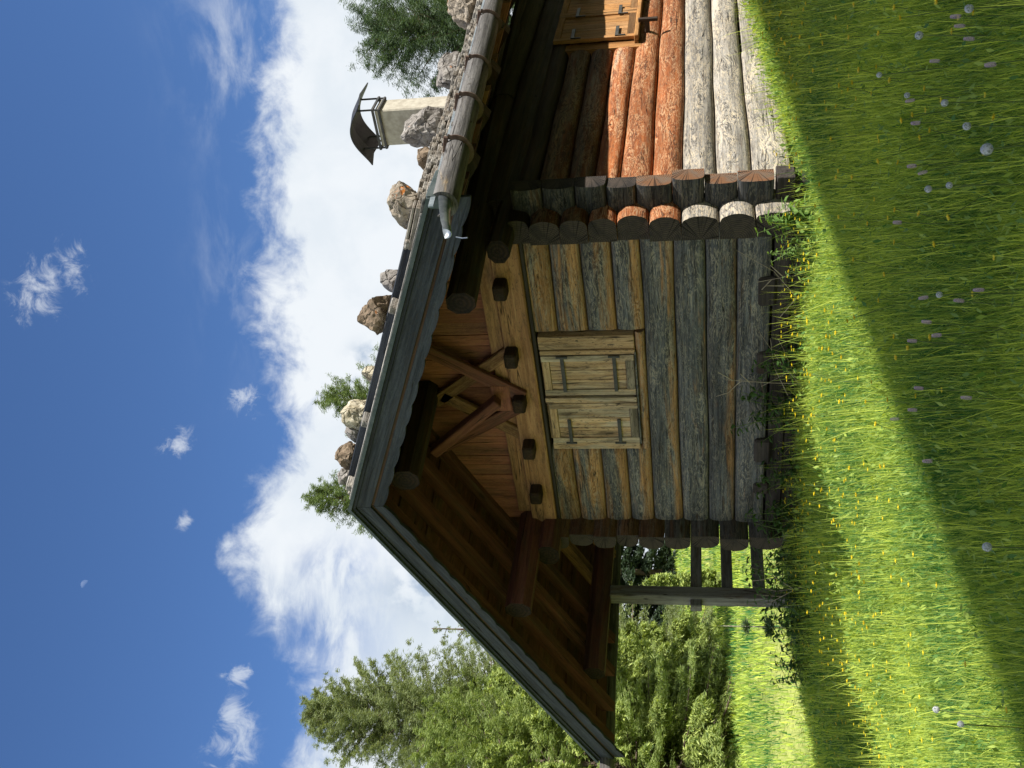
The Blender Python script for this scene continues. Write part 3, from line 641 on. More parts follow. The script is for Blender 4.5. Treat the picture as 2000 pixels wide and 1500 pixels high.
shutter(1.655, 2.098, 1.135, 1.945, -.05, SHUT); shutter(1.08, 1.555, 1.13, 1.93, -.05, SHUT, tone=.8)
for (x0, x1) in ((1.70, 2.09), (1.08, 1.37)):
    for z in (1.76, 1.305):
        mb = MB(); mb.box((x0, -.104, z-.016), (x1, -.0945, z+.016), ch=.002); mb.box((x1-.012 if x0 > 1.5 else x0-.006, -.108, z-.05), (x1+.008 if x0 > 1.5 else x0+.014, -.092, z+.05), ch=.002); mb.build('hinge_strap', IRON, win)
MB().box((1.07, -.10, 1.112), (2.13, -.02, 1.128), ch=.004, wt=.9, tn=.2).build('window_sill', GABLE, win)
# side window
mb = MB(); mb.box((3.40, 3.18, 1.12), (3.53, 3.33, 2.02), wt=.3, tn=.5); mb.box((3.40, 4.87, 1.12), (3.53, 5.0, 2.02), wt=.3, tn=.5); mb.box((3.40, 3.34, 1.15), (3.50, 4.86, 2.06), wt=.3, tn=.2)
swin = mb.build('window', SHUT2, cabin)
shutter(3.345, 4.07, 1.20, 2.04, 3.535, SHUT2, 'y'); shutter(4.085, 4.855, 1.20, 2.04, 3.535, SHUT2, 'y')
for (y0, y1) in ((3.36, 3.62), (3.98, 4.24), (4.56, 4.83)):
    for z in (1.84, 1.38):
        mb = MB(); mb.box((3.582, y0, z-.018), (3.592, y1, z+.018), ch=.002); mb.box((3.58, y0, z-.09), (3.594, y0+.018, z+.018), ch=.002); mb.build('hinge_strap', IRON, swin)
MB().box((3.42, 3.25, 1.15), (3.62, 4.95, 1.195), wt=.4, tn=.1).build('window_sill', SHUT2, swin)
mb = MB(); mb.beam((3.54, 3.52, 1.07), (3.66, 3.52, 1.07), .05, .05, wt=.3); mb.beam((3.67, 3.52, 1.16), (3.67, 3.52, .96), .035, .05, up=(0, 1, 0), wt=.6, tn=.2); mb.build('shutter_catch', DARKW, swin)

# ------------------------------------------------------------------ stones on the roof
import bmesh
from mathutils import noise as mn
def stone(name, x, y, size, mat, label, rot, seed, sub=4, group='stones weighing down the roof'):
    bm = bmesh.new(); bmesh.ops.create_icosphere(bm, subdivisions=sub, radius=1)
    rr = random.Random(seed); off = Vector((rr.random()*50, rr.random()*50, rr.random()*50))
    planes = [(Vector((rr.gauss(0, 1), rr.gauss(0, 1), rr.gauss(0, 1))).normalized(), rr.uniform(.55, .85)) for _ in range(14)]
    for v in bm.verts:
        p = v.co.copy()
        for nrm, dd in planes:
            e = p.dot(nrm)-dd
            if e > 0: p -= nrm*e*.9
        p *= 1+.16*mn.noise(p*1.6+off)+.13*mn.noise(p*3.6+off)+.07*mn.noise(p*8+off)
        v.co = p*(1+.05*mn.noise(p*17+off))
    M = Matrix.Rotation(rot, 3, 'Z') @ Matrix.Rotation(rr.uniform(-.4, .4), 3, 'X')
    for v in bm.verts:
        c = M @ v.co; v.co = Vector((c.x*size[0], c.y*size[1], c.z*size[2]))
    zmin = min(v.co.z for v in bm.verts)
    for v in bm.verts: v.co.z -= zmin
    me = bpy.data.meshes.new(name); bm.to_mesh(me); bm.free(); me.materials.append(mat)
    for p in me.polygons: p.use_smooth = False
    o = bpy.data.objects.new(name, me); col.objects.link(o); o.location = (x, y, rtop(x, y)-.012); return tag(o, label, 'stone', group)
stone('roof_stone', 4.2, -1.13, (.20, .14, .17), ROCK, 'big beige boulder sitting just above the open end of the wooden gutter', .4, 1)
stone('roof_stone', 3.28, -.62, (.11, .11, .14), ROCK2, 'small grey stone directly beside the craggy brown orange boulder on the roof', .3, 2, 3)
stone('roof_stone', 3.34, -1.14, (.18, .14, .17), ROCK4, 'craggy brown boulder with an orange patch halfway along the barge board', 1.0, 3)
stone('roof_stone', 2.34, -.6, (.09, .09, .12), ROCK3, 'little whitish stone peeping over the roof edge plank beside larch twigs', .2, 4, 3)
stone('roof_stone', 2.36, -1.1, (.15, .13, .16), ROCK3, 'pale yellowish lichen covered boulder on the roof near the ridge', .5, 5)
stone('roof_stone', 2.12, -1.1, (.12, .12, .13), ROCK2, 'dark grey stone wedged between the pale lichen boulder and the ridge boulder', .2, 6, 3)
stone('roof_stone', 1.86, -1.12, (.15, .12, .13), ROCK4, 'brown angular boulder with orange tip closest to the roof peak', .7, 7)
stone('roof_stone', 1.64, -1.12, (.1, .1, .1), ROCK2, 'small dark stone right at the roof peak beside the brown angular boulder', .1, 8, 3)
stone('roof_stone', 4.05, 1.62, (.18, .23, .20), ROCK2, 'jagged grey boulder with an orange corner standing against the dark conifer', .9, 9)
stone('roof_stone', 4.0, .52, (.18, .18, .22), ROCK2, 'grey boulder with round orange lichen spot in front of the chimney', .4, 10)
stone('roof_stone', 3.9, .16, (.1, .1, .14), ROCK4, 'small reddish stone at the foot of the chimney boulder', .4, 11, 3)
stone('roof_stone', 4.1, 3.0, (.18, .22, .22), ROCK, 'tan boulder on the eave at the very edge of the picture', .2, 12)

# ------------------------------------------------------------------ neighbouring barn, out of the picture: its roof throws the shade over the meadow
barn = thing('barn', (19, 1, -1.0), 'tall dark timber barn standing across the meadow from the cabin', 'barn')
p0 = np.array([14.35, 5.0]); dd = np.array([14.75-14.4, -5.0]); dd /= np.linalg.norm(dd); nn = np.array([-dd[1], dd[0]])
A = p0-dd*9; B = p0+dd*18
def bp(s, t, z): q = A+(B-A)*s+nn*t; return (q[0], q[1], z)
sgn = 1 if nn[0] > 0 else -1
MB().prism([bp(.02, -3, -2), bp(.02, 3, -2), bp(.02, 3, 5.9), bp(.02, 0, 9.2), bp(.02, -3, 5.9)], np.array(bp(.98, 0, 0))-np.array(bp(.02, 0, 0)), wt=.6).build('barn_wall', DARKW, barn)
for t in (-1, 1):
    MB().prism([bp(0, 0, 9.5), bp(0, t*3.5, 5.6), bp(0, t*3.5, 5.4), bp(0, 0, 9.28)], np.array(bp(1, 0, 0))-np.array(bp(0, 0, 0)), wt=.8).build('barn_roof', SHAKE, barn)

# ------------------------------------------------------------------ trees
def conifer(seed, H, Rb, t0=.12, nwh=36, perw=7, ntw=16, lf=(.16, .05), droop=.25, rise=.2, shape=.9, airy=1.0, hang=.5, tip=False):
    """arrays of trunk rings and needle clumps for one conifer"""
    g = np.random.default_rng(seed); C = []; D = []; S = []
    br = []
    for i in range(nwh):
        t = t0+(1-t0)*(i/nwh)**.92; z = H*t
        for j in range(max(3, int(perw*(1-.35*t)))):
            a = g.random()*6.283; L = Rb*((1-t)**shape)*g.uniform(.62, 1.12)+.12; z2 = z+g.normal(0, .5*H/nwh)
            br.append((a, L, z2, t))
    for (a, L, z, t) in br:
        ns = max(3, int(ntw*L/Rb*1.3)+2); s = np.sort(.3+.7*np.sqrt(g.random(ns))) if tip else np.sort(g.uniform(.12, 1, ns)); dirh = np.array([math.cos(a), math.sin(a)])
        el_ = rise*(t*1.6-.3); zz = z+L*(el_*s-droop*s*s*(1.2-t)+.12*s**4)
        px = dirh[0]*L*s; py = dirh[1]*L*s
        for q in range(4):
            side = g.uniform(-1, 1, ns); ln = .34*L*(1-s*.75)*np.abs(side)+.03
            sa = a+np.sign(side)*g.uniform(.6, 1.3, ns)
            nk = 7
            for kx in range(nk):
                f = (kx+g.random(ns))/nk
                x = px+np.cos(sa)*ln*f+g.normal(0, .03, ns); y = py+np.sin(sa)*ln*f+g.normal(0, .03, ns); zq = zz-hang*ln*f*f+g.normal(0, .04, ns)
                C.append(np.c_[x, y, zq]); dv = np.c_[np.cos(sa+g.normal(0, .45, ns)), np.sin(sa+g.normal(0, .45, ns)), g.normal(.15-.5*hang, .4, ns)]
                D.append(dv/np.linalg.norm(dv, axis=1)[:, None]); S.append(np.full(ns, 1.0)*g.uniform(.6, 1.3, ns))
    C = np.vstack(C); D = np.vstack(D); S = np.concatenate(S)
    if airy < 1: kp = g.random(len(C)) < airy; C, D, S = C[kp], D[kp], S[kp]
    return C, D, S, br
def crown_mesh(name, C, D, S, lf, mat, seed):
    g = np.random.default_rng(seed+5); n_ = len(C)
    r = g.normal(size=(n_, 3)); sd = np.cross(D, r); sd /= np.linalg.norm(sd, axis=1)[:, None]+1e-9
    l = (lf[0]*S)[:, None]; w_ = (lf[1]*S)[:, None]
    V = np.empty((n_, 4, 3)); V[:, 0] = C-D*l*.5; V[:, 1] = C+sd*w_*.5; V[:, 2] = C+D*l*.5; V[:, 3] = C-sd*w_*.5
    tn = np.repeat(np.clip(g.normal(.5, .25, n_), 0, 1), 4)
    return raw_mesh(name, V.reshape(-1, 3), np.arange(n_*4).reshape(-1, 4), mat, tn, smooth=False)
def tree(name, loc, H, Rb, mat, label, seed, lf=(.16, .05), trunk=True, bark=None, group=None, cat='tree', branches=True, **kw):
    root = thing(name, loc, label, cat, group)
    C, D, S, br = conifer(seed, H, Rb, lf=lf, **kw)
    link('crown', crown_mesh('crown', C, D, S, lf, mat, seed), parent=root)
    mb = MB(); zs = np.linspace(-.6, H*.985, 9); g = np.random.default_rng(seed)
    wob = np.cumsum(g.normal(0, .012*H/9, (9, 2)), axis=0)*.5; wob -= wob[0]
    r0_ = .016*H+.03
    mb.tube(np.c_[wob[:, 0]*0, wob[:, 1]*0, zs], list(r0_*(1-.95*np.linspace(0, 1, 9))+.006), n=7)
    if branches:
        dr, ri = kw.get('droop', .25), kw.get('rise', .2)
        for (a, L, z, t) in br[::2]:
            s = np.array([0, .4, .8]); el_ = ri*(t*1.6-.3); zz = z+L*(el_*s-dr*s*s*(1.2-t)+.12*s**4)
            mb.tube(np.c_[math.cos(a)*L*s, math.sin(a)*L*s, zz], [.012+.012*L, .008+.006*L, .004], n=4, caps=False)
    o = mb.build('trunk', bark or BARK, root, origin=np.array(loc)+0)
    o.data.transform(Matrix.Translation(Vector(loc))); o.location = (0, 0, 0)
    return root
def gz(x, y): return float(ground([x], [y])[0])
def at(x, y, dz=0): return (x, y, gz(x, y)+dz)
L_ = at(-21.9, 11.6)
tree('larch_tree', L_, 13.9-L_[2], 4.6, LARCHM, 'tallest olive green larch beyond the low end of the roof', 11, lf=(.16, .019), nwh=84, perw=13, ntw=26, droop=.18, rise=.5, shape=.62, hang=.4, t0=.05)
L_ = at(-17.6, 8.0); tree('larch_tree', L_, 8.3-L_[2], 3.9, LARCHL, 'bushy yellow green conifer beside the roof eave in front of the tall larch', 12, lf=(.15, .020), nwh=44, perw=9, ntw=22, droop=.15, rise=.6, shape=.6, hang=.2, t0=.03)
L_ = at(-20.6, 11.5); tree('larch_tree', L_, 9.3-L_[2], 2.9, LARCHL, 'bright green conifer half hidden behind the sloping barge board', 13, lf=(.15, .020), nwh=44, perw=9, ntw=22, droop=.2, rise=.4, shape=.65, hang=.3, t0=.03)
L_ = at(-24.5, 17.2); tree('larch_tree', L_, 11.3-L_[2], 2.2, LARCHM, 'thin bare looking larch tip rising beside the barge board', 14, lf=(.13, .025), nwh=26, perw=5, ntw=10, airy=.4, droop=.1, rise=.3, shape=.8)
sp = [(-19.3, 12.3, 5.6, 1.5, 'bright young spruce just left of the porch post below the eave'), (-18.4, 10.6, 6.8, 2.0, 'clumpy bright spruce in the middle of the row under the eave'), (-17.8, 9.0, 6.2, 2.2, 'broad sunlit spruce third along the row under the eave'), (-16.9, 7.3, 6.6, 2.5, 'yellowish sunlit spruce at the outer end of the row under the eave')]
for i, (x, y, h, r, lb) in enumerate(sp):
    tree('spruce_tree', at(x, y), h, r, YSPRUCE, lb, 20+i, lf=(.15, .032), nwh=38, perw=9, ntw=26, droop=.35, rise=.5, shape=.7, hang=.9, t0=.02, tip=True, group='young spruces under the eave')
for i, (x, y, zt, r, lb, m, ai) in enumerate([(-8.4, 11.9, 9.95, 2.4, 'light green larch crown rising behind the upper roof slope', LARCHD, .75), (-9.2, 11.6, 9.3, 1.4, 'low larch tip between the pale lichen boulder and the ridge boulder', LARCHD, .7), (-10.3, 10.3, 10.4, 2.0, 'pointed larch tip rising straight behind the roof peak', LARCHD, .85)]):
    L_ = at(x, y); tree('larch_tree', L_, zt-L_[2], r*1.25, m, lb, 30+i, t0=.55, lf=(.13, .012), nwh=46, perw=9, ntw=20, droop=.15, rise=.5, shape=.7, airy=ai, hang=.3)
L_ = at(.7, 12.1); tree('spruce_tree', L_, 6.75-L_[2], 2.3, SPRUCE, 'dark drooping conifer behind the eave stones above the long wall', 40, lf=(.085, .010), nwh=62, perw=12, ntw=26, droop=.25, rise=.6, shape=.42, hang=.6, t0=.1)
k_ = 0
for (x, y, h) in [(-41, 33, 11), (-38, 35, 10.4), (-44, 31, 11.4), (-36, 38, 11), (-46, 28, 10.6), (-49, 25, 11), (-33, 40, 11.6), (-39.5, 39, 12), (-52, 21, 11), (-43, 36, 12), (-38.5, 28, 11), (-41, 25, 11.5), (-43, 22.5, 11), (-36.5, 30.5, 11.5), (-45, 20, 11)]:
    tree('forest_spruce', at(x, y), h, 2.9, FOREST, 'dark spruce in the forest edge beyond the porch meadow', 50+k_, lf=(.34, .09), nwh=24, perw=7, ntw=10, droop=.35, rise=.3, shape=.8, t0=.02, branches=False, group='forest edge spruces beyond the meadow'); k_ += 1
for i, (x, y, h, lb) in enumerate([(-15.95, 12.6, 2.1, 'bright little conifer bush framed in the porch opening near the beam'), (-16.15, 12.5, 1.6, 'small pale conifer bush framed in the porch opening above the rail')]):
    tree('young_conifer', at(x, y), h, .3, YSPRUCE, lb, 70+i, lf=(.13, .05), nwh=14, perw=7, ntw=8, cat='bush', droop=.1, rise=.7, branches=False)
# slim sapling by the porch
L_ = at(-4.2, 1.95)
sap = thing('sapling', L_, 'slim pale stemmed sapling with two needle tufts beside the porch post', 'sapling')
hs = .45-L_[2]
mb = MB(); mb.tube([(L_[0], L_[1], L_[2]-.05), (L_[0]+.01, L_[1], L_[2]+hs*.5), (L_[0], L_[1], L_[2]+hs)], [.013, .010, .006], n=6); mb.build('trunk', WHITEBARK, sap)
for (f, r, m, nq) in ((.42, .13, SPRUCE, 260), (.66, .10, SPRUCE, 160), (.97, .09, YSPRUCE, 120)):
    g = np.random.default_rng(int(f*100)); v = g.normal(size=(nq, 3)); v /= np.linalg.norm(v, axis=1)[:, None]; v[:, 2] = v[:, 2]*.6+.3
    P = np.array([0, 0, hs*f])+v*r*g.uniform(.4, 1, nq)[:, None]
    link('needle_tuft', crown_mesh('needle_tuft', P, v, np.ones(nq), (.11, .014), m, 3), parent=sap)

# ------------------------------------------------------------------ grass
def blades(n_try, dmin, dmax, half=30, seed=0):
    g = np.random.default_rng(seed); a = YAW+np.radians(g.uniform(-half, half, n_try)); d_ = np.sqrt(g.uniform(dmin**2, dmax**2, n_try))
    x = CAM[0]-np.sin(a)*d_; y = CAM[1]+np.cos(a)*d_
    ok = ~((x > -.15) & (x < 3.55) & (y > -.06) & (y < 8)); return x[ok], y[ok], d_[ok], g
def grass_arrays(x, y, d_, g, hmin, hmax, wmin, px=.8, stalk=.025):
    n_ = len(x); z = ground(x, y)
    clump = .5+.25*np.sin(x*3.1+np.sin(y*2.3)*2)*np.sin(y*3.7+np.sin(x*1.9)*2)+.25*np.sin(x*9.1+np.sin(y*7.3)*2)*np.sin(y*8.7+np.sin(x*6.9)*2)
    h = g.uniform(hmin, hmax, n_)*(.72+.5*clump); st = g.random(n_) < stalk; h[st] *= g.uniform(1.6, 2.9, st.sum())
    wd = np.maximum(wmin*g.uniform(.6, 1.4, n_), d_/1035*px); wd[st] *= .7
    az_ = g.random(n_)*6.283; ln = np.abs(g.normal(0, .38, n_)); ln[st] *= .5
    dxy = np.c_[np.cos(az_), np.sin(az_)]; fa = g.random(n_)*6.283; sd = np.c_[np.cos(fa), np.sin(fa)]
    # wind and slope lean gently down the bank
    dxy = dxy*ln[:, None]+np.array([-.06, -.03])
    V = np.empty((n_, 7, 3)); lv = [0, .45, .8, 1.0]
    idx = 0
    for q, f in enumerate(lv):
        cx_ = x+dxy[:, 0]*h*f**2; cy_ = y+dxy[:, 1]*h*f**2; cz = z-.03+h*(f-.25*f*f*ln)
        ww = wd*(1, .95, .6, 0)[q]/2
        if q < 3:
            V[:, idx] = np.c_[cx_-sd[:, 0]*ww, cy_-sd[:, 1]*ww, cz]; V[:, idx+1] = np.c_[cx_+sd[:, 0]*ww, cy_+sd[:, 1]*ww, cz]; idx += 2
        else: V[:, 6] = np.c_[cx_, cy_, cz]
    pt = .5+.5*np.sin(x*1.3+2*np.sin(y*.9))*np.cos(y*1.7)
    t = np.clip(g.normal(.40, .26, n_)+.5*(pt-.5)+.4*st, 0, 1)
    b = np.arange(n_)[:, None]*7
    F = np.concatenate([b+np.array([[0, 1, 3, 2]]), b+np.array([[2, 3, 5, 4]]), b+np.array([[4, 5, 6, 6]])])
    return V.reshape(-1, 3), F, np.repeat(t, 7)
def grass_object(name, sets):
    Vs, Fs, Ts, off = [], [], [], 0
    for V, F, T in sets: Vs.append(V); Fs.append(F+off); Ts.append(T); off += len(V)
    V = np.vstack(Vs); F = np.vstack(Fs); T = np.concatenate(Ts)
    tri = F[:, 2] == F[:, 3]
    me = bpy.data.meshes.new(name); q = F[~tri]; t3 = F[tri][:, :3]
    loops = np.r_[q.ravel(), t3.ravel()].astype(np.int32); nq, nt = len(q), len(t3)
    me.vertices.add(len(V)); me.vertices.foreach_set('co', np.ascontiguousarray(V, np.float32).ravel())
    me.loops.add(len(loops)); me.loops.foreach_set('vertex_index', loops); me.polygons.add(nq+nt)
    me.polygons.foreach_set('loop_start', np.r_[np.arange(nq)*4, nq*4+np.arange(nt)*3].astype(np.int32)); me.polygons.foreach_set('loop_total', np.r_[np.full(nq, 4), np.full(nt, 3)].astype(np.int32))
    me.materials.append(BLADE); a = me.attributes.new('tn', 'FLOAT', 'POINT'); a.data.foreach_set('value', np.ascontiguousarray(T, np.float32)); me.update(calc_edges=True)
    return tag(link(name, me), 'tall lush meadow grass around the cabin', 'grass', kind='stuff')
sets = []
for (nt, d0, d1, hm, hx, wm, px, sd_) in ((190000, 2.6, 7, .075, .175, .0040, .65, 1), (165000, 7, 11, .085, .19, .004, .7, 2), (70000, 11, 18, .12, .26, .006, 1.0, 3), (45000, 18, 34, .12, .26, .01, 1.1, 4), (35000, 34, 62, .15, .28, .02, 1.1, 5)):
    x, y, d_, g = blades(nt, d0, d1, 26 if d0 < 11 else 30, sd_); sets.append(grass_arrays(x, y, d_, g, hm, hx, wm, px, .025 if d0 < 11 else 0))
grass_object('meadow_grass', sets)

def leaf_litter(n_try, dmin, dmax, seed, size):
    """small broad leaves low in the sward"""
    x, y, d_, g = blades(n_try, dmin, dmax, 30, seed); n_ = len(x); z = ground(x, y)+g.uniform(.03, .2, n_)
    a = g.random(n_)*6.283; e = g.normal(.6, .5, n_); ll = size*g.uniform(.5, 1.5, n_)*np.maximum(1, d_/7)
    D = np.c_[np.cos(a)*np.cos(e), np.sin(a)*np.cos(e), np.sin(e)]; S = np.c_[-np.sin(a), np.cos(a), g.normal(0, .3, n_)]
    c = np.c_[x, y, z]; w_ = (ll*g.uniform(.25, .5, n_))[:, None]; l = ll[:, None]
    V = np.empty((n_, 4, 3)); V[:, 0] = c-D*l/2; V[:, 1] = c+S*w_/2; V[:, 2] = c+D*l/2; V[:, 3] = c-S*w_/2
    return raw_mesh('ground_leaves', V.reshape(-1, 3), np.arange(n_*4).reshape(-1, 4), BLADE, np.repeat(.1+.5*g.random(n_), 4), smooth=False)
tag(link('ground_leaves', leaf_litter(36000, 2.8, 12, 31, .035)), 'small broad leaves low in the meadow sward', 'ground cover', kind='stuff')

# ------------------------------------------------------------------ flowers, weeds and twigs
def petal_ring(mb, c, n, r, tilt, mi, wd=.5):
    for j in range(n):
        a = j*6.283/n; d_ = np.array([math.cos(a), math.sin(a), 0]); t = np.array([-math.sin(a), math.cos(a), 0]); up = np.array([0, 0, 1.])
        c = np.asarray(c, float)
        mb.add([c, c+d_*r*.6+t*r*wd+up*r*tilt*.5, c+d_*r+up*r*tilt, c+d_*r*.6-t*r*wd+up*r*tilt*.5], [[0, 1, 2, 3]], mi)
def buttercup(h, lean):
    mb = MB(); tip = np.array([lean, lean*.3, h]); mb.tube([(0, 0, 0), (lean*.3, 0, h*.5), tip], .0016, 0, n=4, caps=False)
    petal_ring(mb, tip, 5, .0155, .5, 1, .6); petal_ring(mb, tip+[0, 0, .002], 5, .010, .8, 1, .55); return mb
bc = []
for h, ln in ((.26, .04), (.30, -.05), (.24, .02), (.33, .06)):
    o = buttercup(h, ln).build('buttercup', [STEM, YELLOW], None, origin=np.zeros(3)); bc.append(o)
g = np.random.default_rng(77); used = 0
zones = [(110, lambda x, y: x > 4.25+.1*y*0 and y > -3.6 and y < 3.5, 'yellow buttercup in the shaded grass before the sunlit long wall', 'buttercups in the shaded near meadow'),
         (135, lambda x, y: .6 < x < 4.0 and -3.4 < y < -.3, 'yellow buttercup in the sunlit grass strip below the gable wall', 'buttercups in the sunlit strip'),
         (48, lambda x, y: -3.5 < x < 1.0 and -2.4 < y < -.2, 'yellow buttercup in the dark shade below the low roof end', 'buttercups in the shade of the roof')]
for cnt, f, lb, gr in zones:
    k_ = 0
    while k_ < cnt:
        a = YAW+math.radians(g.uniform(-21, 21)); d_ = math.sqrt(g.uniform(3.3**2, 12**2)); x = CAM[0]-math.sin(a)*d_; y = CAM[1]+math.cos(a)*d_
        if not f(x, y): continue
        src = bc[used % 4]; o = src if used < 4 else src.copy()
        if used >= 4: col.objects.link(o)
        o.location = (x, y, gz(x, y)-.01); o.rotation_euler = (g.normal(0, .12), g.normal(0, .12), g.random()*6.28); o.scale = (1, 1, g.uniform(.85, 1.15)); tag(o, lb, 'flower', gr); used += 1; k_ += 1
dm = MB(); nd = 0
while nd < 420:
    a = YAW+math.radians(g.uniform(-21, 21)); d_ = math.sqrt(g.uniform(4**2, 14**2)); x = CAM[0]-math.sin(a)*d_; y = CAM[1]+math.cos(a)*d_
    if -.2 < x < 3.6 and y > -.25: continue
    if nd < 250 and not (-3 < x < 4.1 and -4.2 < y < -.25): continue
    z = gz(x, y); h_ = g.uniform(.2, .3); dm.add([(x-.0012, y, z), (x+.0012, y, z), (x, y, z+h_)], [[0, 1, 2]], 0); petal_ring(dm, (x, y, z+h_), 5, .0135, .5, 1, .6); nd += 1
tag(dm.build('buttercup_drift', [STEM, YELLOW], None, origin=np.zeros(3)), 'drift of tiny yellow buttercups scattered thickly through the meadow grass', 'flowers', kind='stuff')
mf_, k = material('dandelion_haze'); k.n('OutputMaterial', i={0: k.n('MixShader', i={0: .26, 1: k.n('BsdfTransparent').outputs[0], 2: k.n('BsdfTranslucent', i={0: (.85, .88, .9)}).outputs[0]}).outputs[0]})
def clock_mesh():
    mb = MB(); g = np.random.default_rng(3)
    v = g.normal(size=(170, 3)); v /= np.linalg.norm(v, axis=1)[:, None]
    for q in v:
        s_ = np.cross(q, [.3, .5, .8]); s_ /= np.linalg.norm(s_); t_ = np.cross(q, s_); R0 = .024
        mb.add([q*.004-s_*.0003, q*.004+s_*.0003, q*R0*.9], [[0, 1, 2]], 0)
        for k3 in range(3):
            an = k3*1.047+g.random(); dd_ = s_*math.cos(an)+t_*math.sin(an); b = q*R0*.86; nn_ = np.cross(dd_, q)*.0008
            mb.add([b-dd_*.006+q*.0035-nn_, b-dd_*.006+q*.0035+nn_, b+dd_*.006+q*.0035+nn_, b+dd_*.006+q*.0035-nn_], [[0, 1, 2, 3]], 0)
    a_ = []
    bm_ = bmesh.new(); bmesh.ops.create_icosphere(bm_, subdivisions=2, radius=.0215); mb.add([v_.co[:] for v_ in bm_.verts], [[q_.index for q_ in f_.verts] for f_ in bm_.faces], 1, smooth=True); bm_.free()
    return mb
def stem_mesh(h, lean): return MB().tube([(0, 0, 0), (lean*.3, 0, h*.35), (lean*.8, 0, h*.75), (lean, 0, h)], [.0032, .003, .0026, .0024], n=6)
DAND = [(5.86, -3.82), (6.12, -3.33), (5.76, -3.54), (5.74, -3.28), (5.59, -2.56), (5.42, -3.31), (5.5, -3.48), (5.14, -3.67), (4.8, -4.67), (3.8, -4.68), (4.11, -4.9), (5.59, -2.92), (5.86, -2.93)]
first = None
for i, (x, y) in enumerate(DAND):
    zt = .36 if i else .40; h = zt; b = (x-.02, y, gz(x, y)-.01)
    r = thing('dandelion', b, 'biggest and roundest white dandelion clock in the shaded meadow' if i == 0 else ('white dandelion clock standing in the sunlit grass near the shadow edge' if i in (9, 10) else 'small white dandelion clock on a tall stem in the shaded near meadow'), 'dandelion', 'dandelion clocks gone to seed')
    if first is None:
        hd = clock_mesh().build('seed_head', [FLUFF, mf_], r, origin=np.zeros(3)); hd.location = (.02, 0, h); st = stem_mesh(.36, .02).build('stem', STEM, r, origin=np.zeros(3)); st.location = (0, 0, 0); first = (hd, st)
    else:
        hd = first[0].copy(); col.objects.link(hd); hd.parent = r; hd.location = (.02, 0, h); st = first[1].copy(); col.objects.link(st); st.parent = r
    sc = .82 if i == 0 else g.uniform(.48, .66); hd.scale = (sc, sc, sc); st.scale = (1, 1, h/.36)
    r.rotation_euler = (g.normal(0, .05), g.normal(0, .05), g.random()*6.28)
for o in first: pass
BIST = [(6.01, -3.19), (6.0, -3.25), (5.97, -3.37), (6.04, -3.57), (5.79, -3.08), (5.62, -2.89), (5.52, -3.02), (5.46, -3.15), (5.39, -3.07), (5.08, -3.1), (5.03, -3.5), (5.32, -3.95), (5.16, -3.85), (4.91, -3.62), (4.99, -3.71), (4.78, -3.57), (4.69, -3.75), (4.6, -3.75), (4.43, -3.61), (4.97, -4.13), (4.56, -3.99)]
mb = MB(); mb.tube([(0, 0, 0), (.01, 0, .18), (.015, 0, .32)], .0018, 0, n=5)
n_ = 120
for j in range(n_):
    f = j/n_; a = j*2.4; rr = .0062*math.sin(math.pi*(.12+.8*f))**.5; c = np.array([.015+rr*math.cos(a), rr*math.sin(a), .315+.036*f]); d_ = np.array([math.cos(a), math.sin(a), .5])*.0032; t_ = np.array([-math.sin(a), math.cos(a), 0])*.0022
    mb.add([c-d_*.3, c+t_, c+d_, c-t_], [[0, 1, 2, 3]], 1)
b0 = mb.build('bistort', [STEM, PINK], None, origin=np.zeros(3))
for i, (x, y) in enumerate(BIST):
    o = b0 if i == 0 else b0.copy()
    if i: col.objects.link(o)
    o.location = (x, y, gz(x, y)-.01); o.rotation_euler = (g.normal(0, .08), g.normal(0, .08), g.random()*6.28); sc = g.uniform(.9, 1.2); o.scale = (sc, sc, 1.04)
    tag(o, 'pale pink bistort flower spike standing in the shaded near meadow', 'flower', 'pink bistort spikes in the meadow')
def weed(loc, h, nst, mat, label, leaf=.07, spread=.16, seed=0):
    g = np.random.default_rng(seed); root = thing('weed_plant', loc, label, 'plant'); st = MB(); V = []; T = []
    for q in range(nst):
        a = g.random()*6.283; ln = g.uniform(.2, 1)*spread; hh = h*g.uniform(.6, 1.1); b = np.array([g.normal(0, spread*.35), g.normal(0, .05), -.03])
        P = [b+np.array([math.cos(a)*ln*f*f, math.sin(a)*ln*f*f*.6, hh*f]) for f in (0, .35, .7, 1)]
        st.tube(np.array(P)+np.array(loc), [.004, .0035, .003, .002], n=5, caps=False)
        for f in np.linspace(.2, 1, 9):
            p = b+np.array([math.cos(a)*ln*f*f, math.sin(a)*ln*f*f*.6, hh*f])
            for sd in (0, 1):
                an = f*9+sd*3.14+g.normal(0, .3); l = leaf*g.uniform(.7, 1.2)*(1.15-.45*f); e = g.normal(-.1, .3)
                D = np.array([math.cos(an)*math.cos(e), math.sin(an)*math.cos(e), math.sin(e)]); S = np.cross(D, [0, 0, 1]); S /= np.linalg.norm(S)+1e-6; U = np.cross(S, D)
                p0 = p+D*l*.12
                V += [p0, p0+D*l*.4+S*l*.27-U*l*.05, p0+D*l-U*l*.18, p0+D*l*.45, p0, p0+D*l*.45, p0+D*l-U*l*.18, p0+D*l*.4-S*l*.27-U*l*.05]; t = g.random(); T += [t]*8
    st.build('stem', STEM, root); n_ = len(V)//4
    link('leaves', raw_mesh('leaves', np.array(V), np.arange(n_*4).reshape(-1, 4), mat, np.array(T), smooth=False), parent=root)
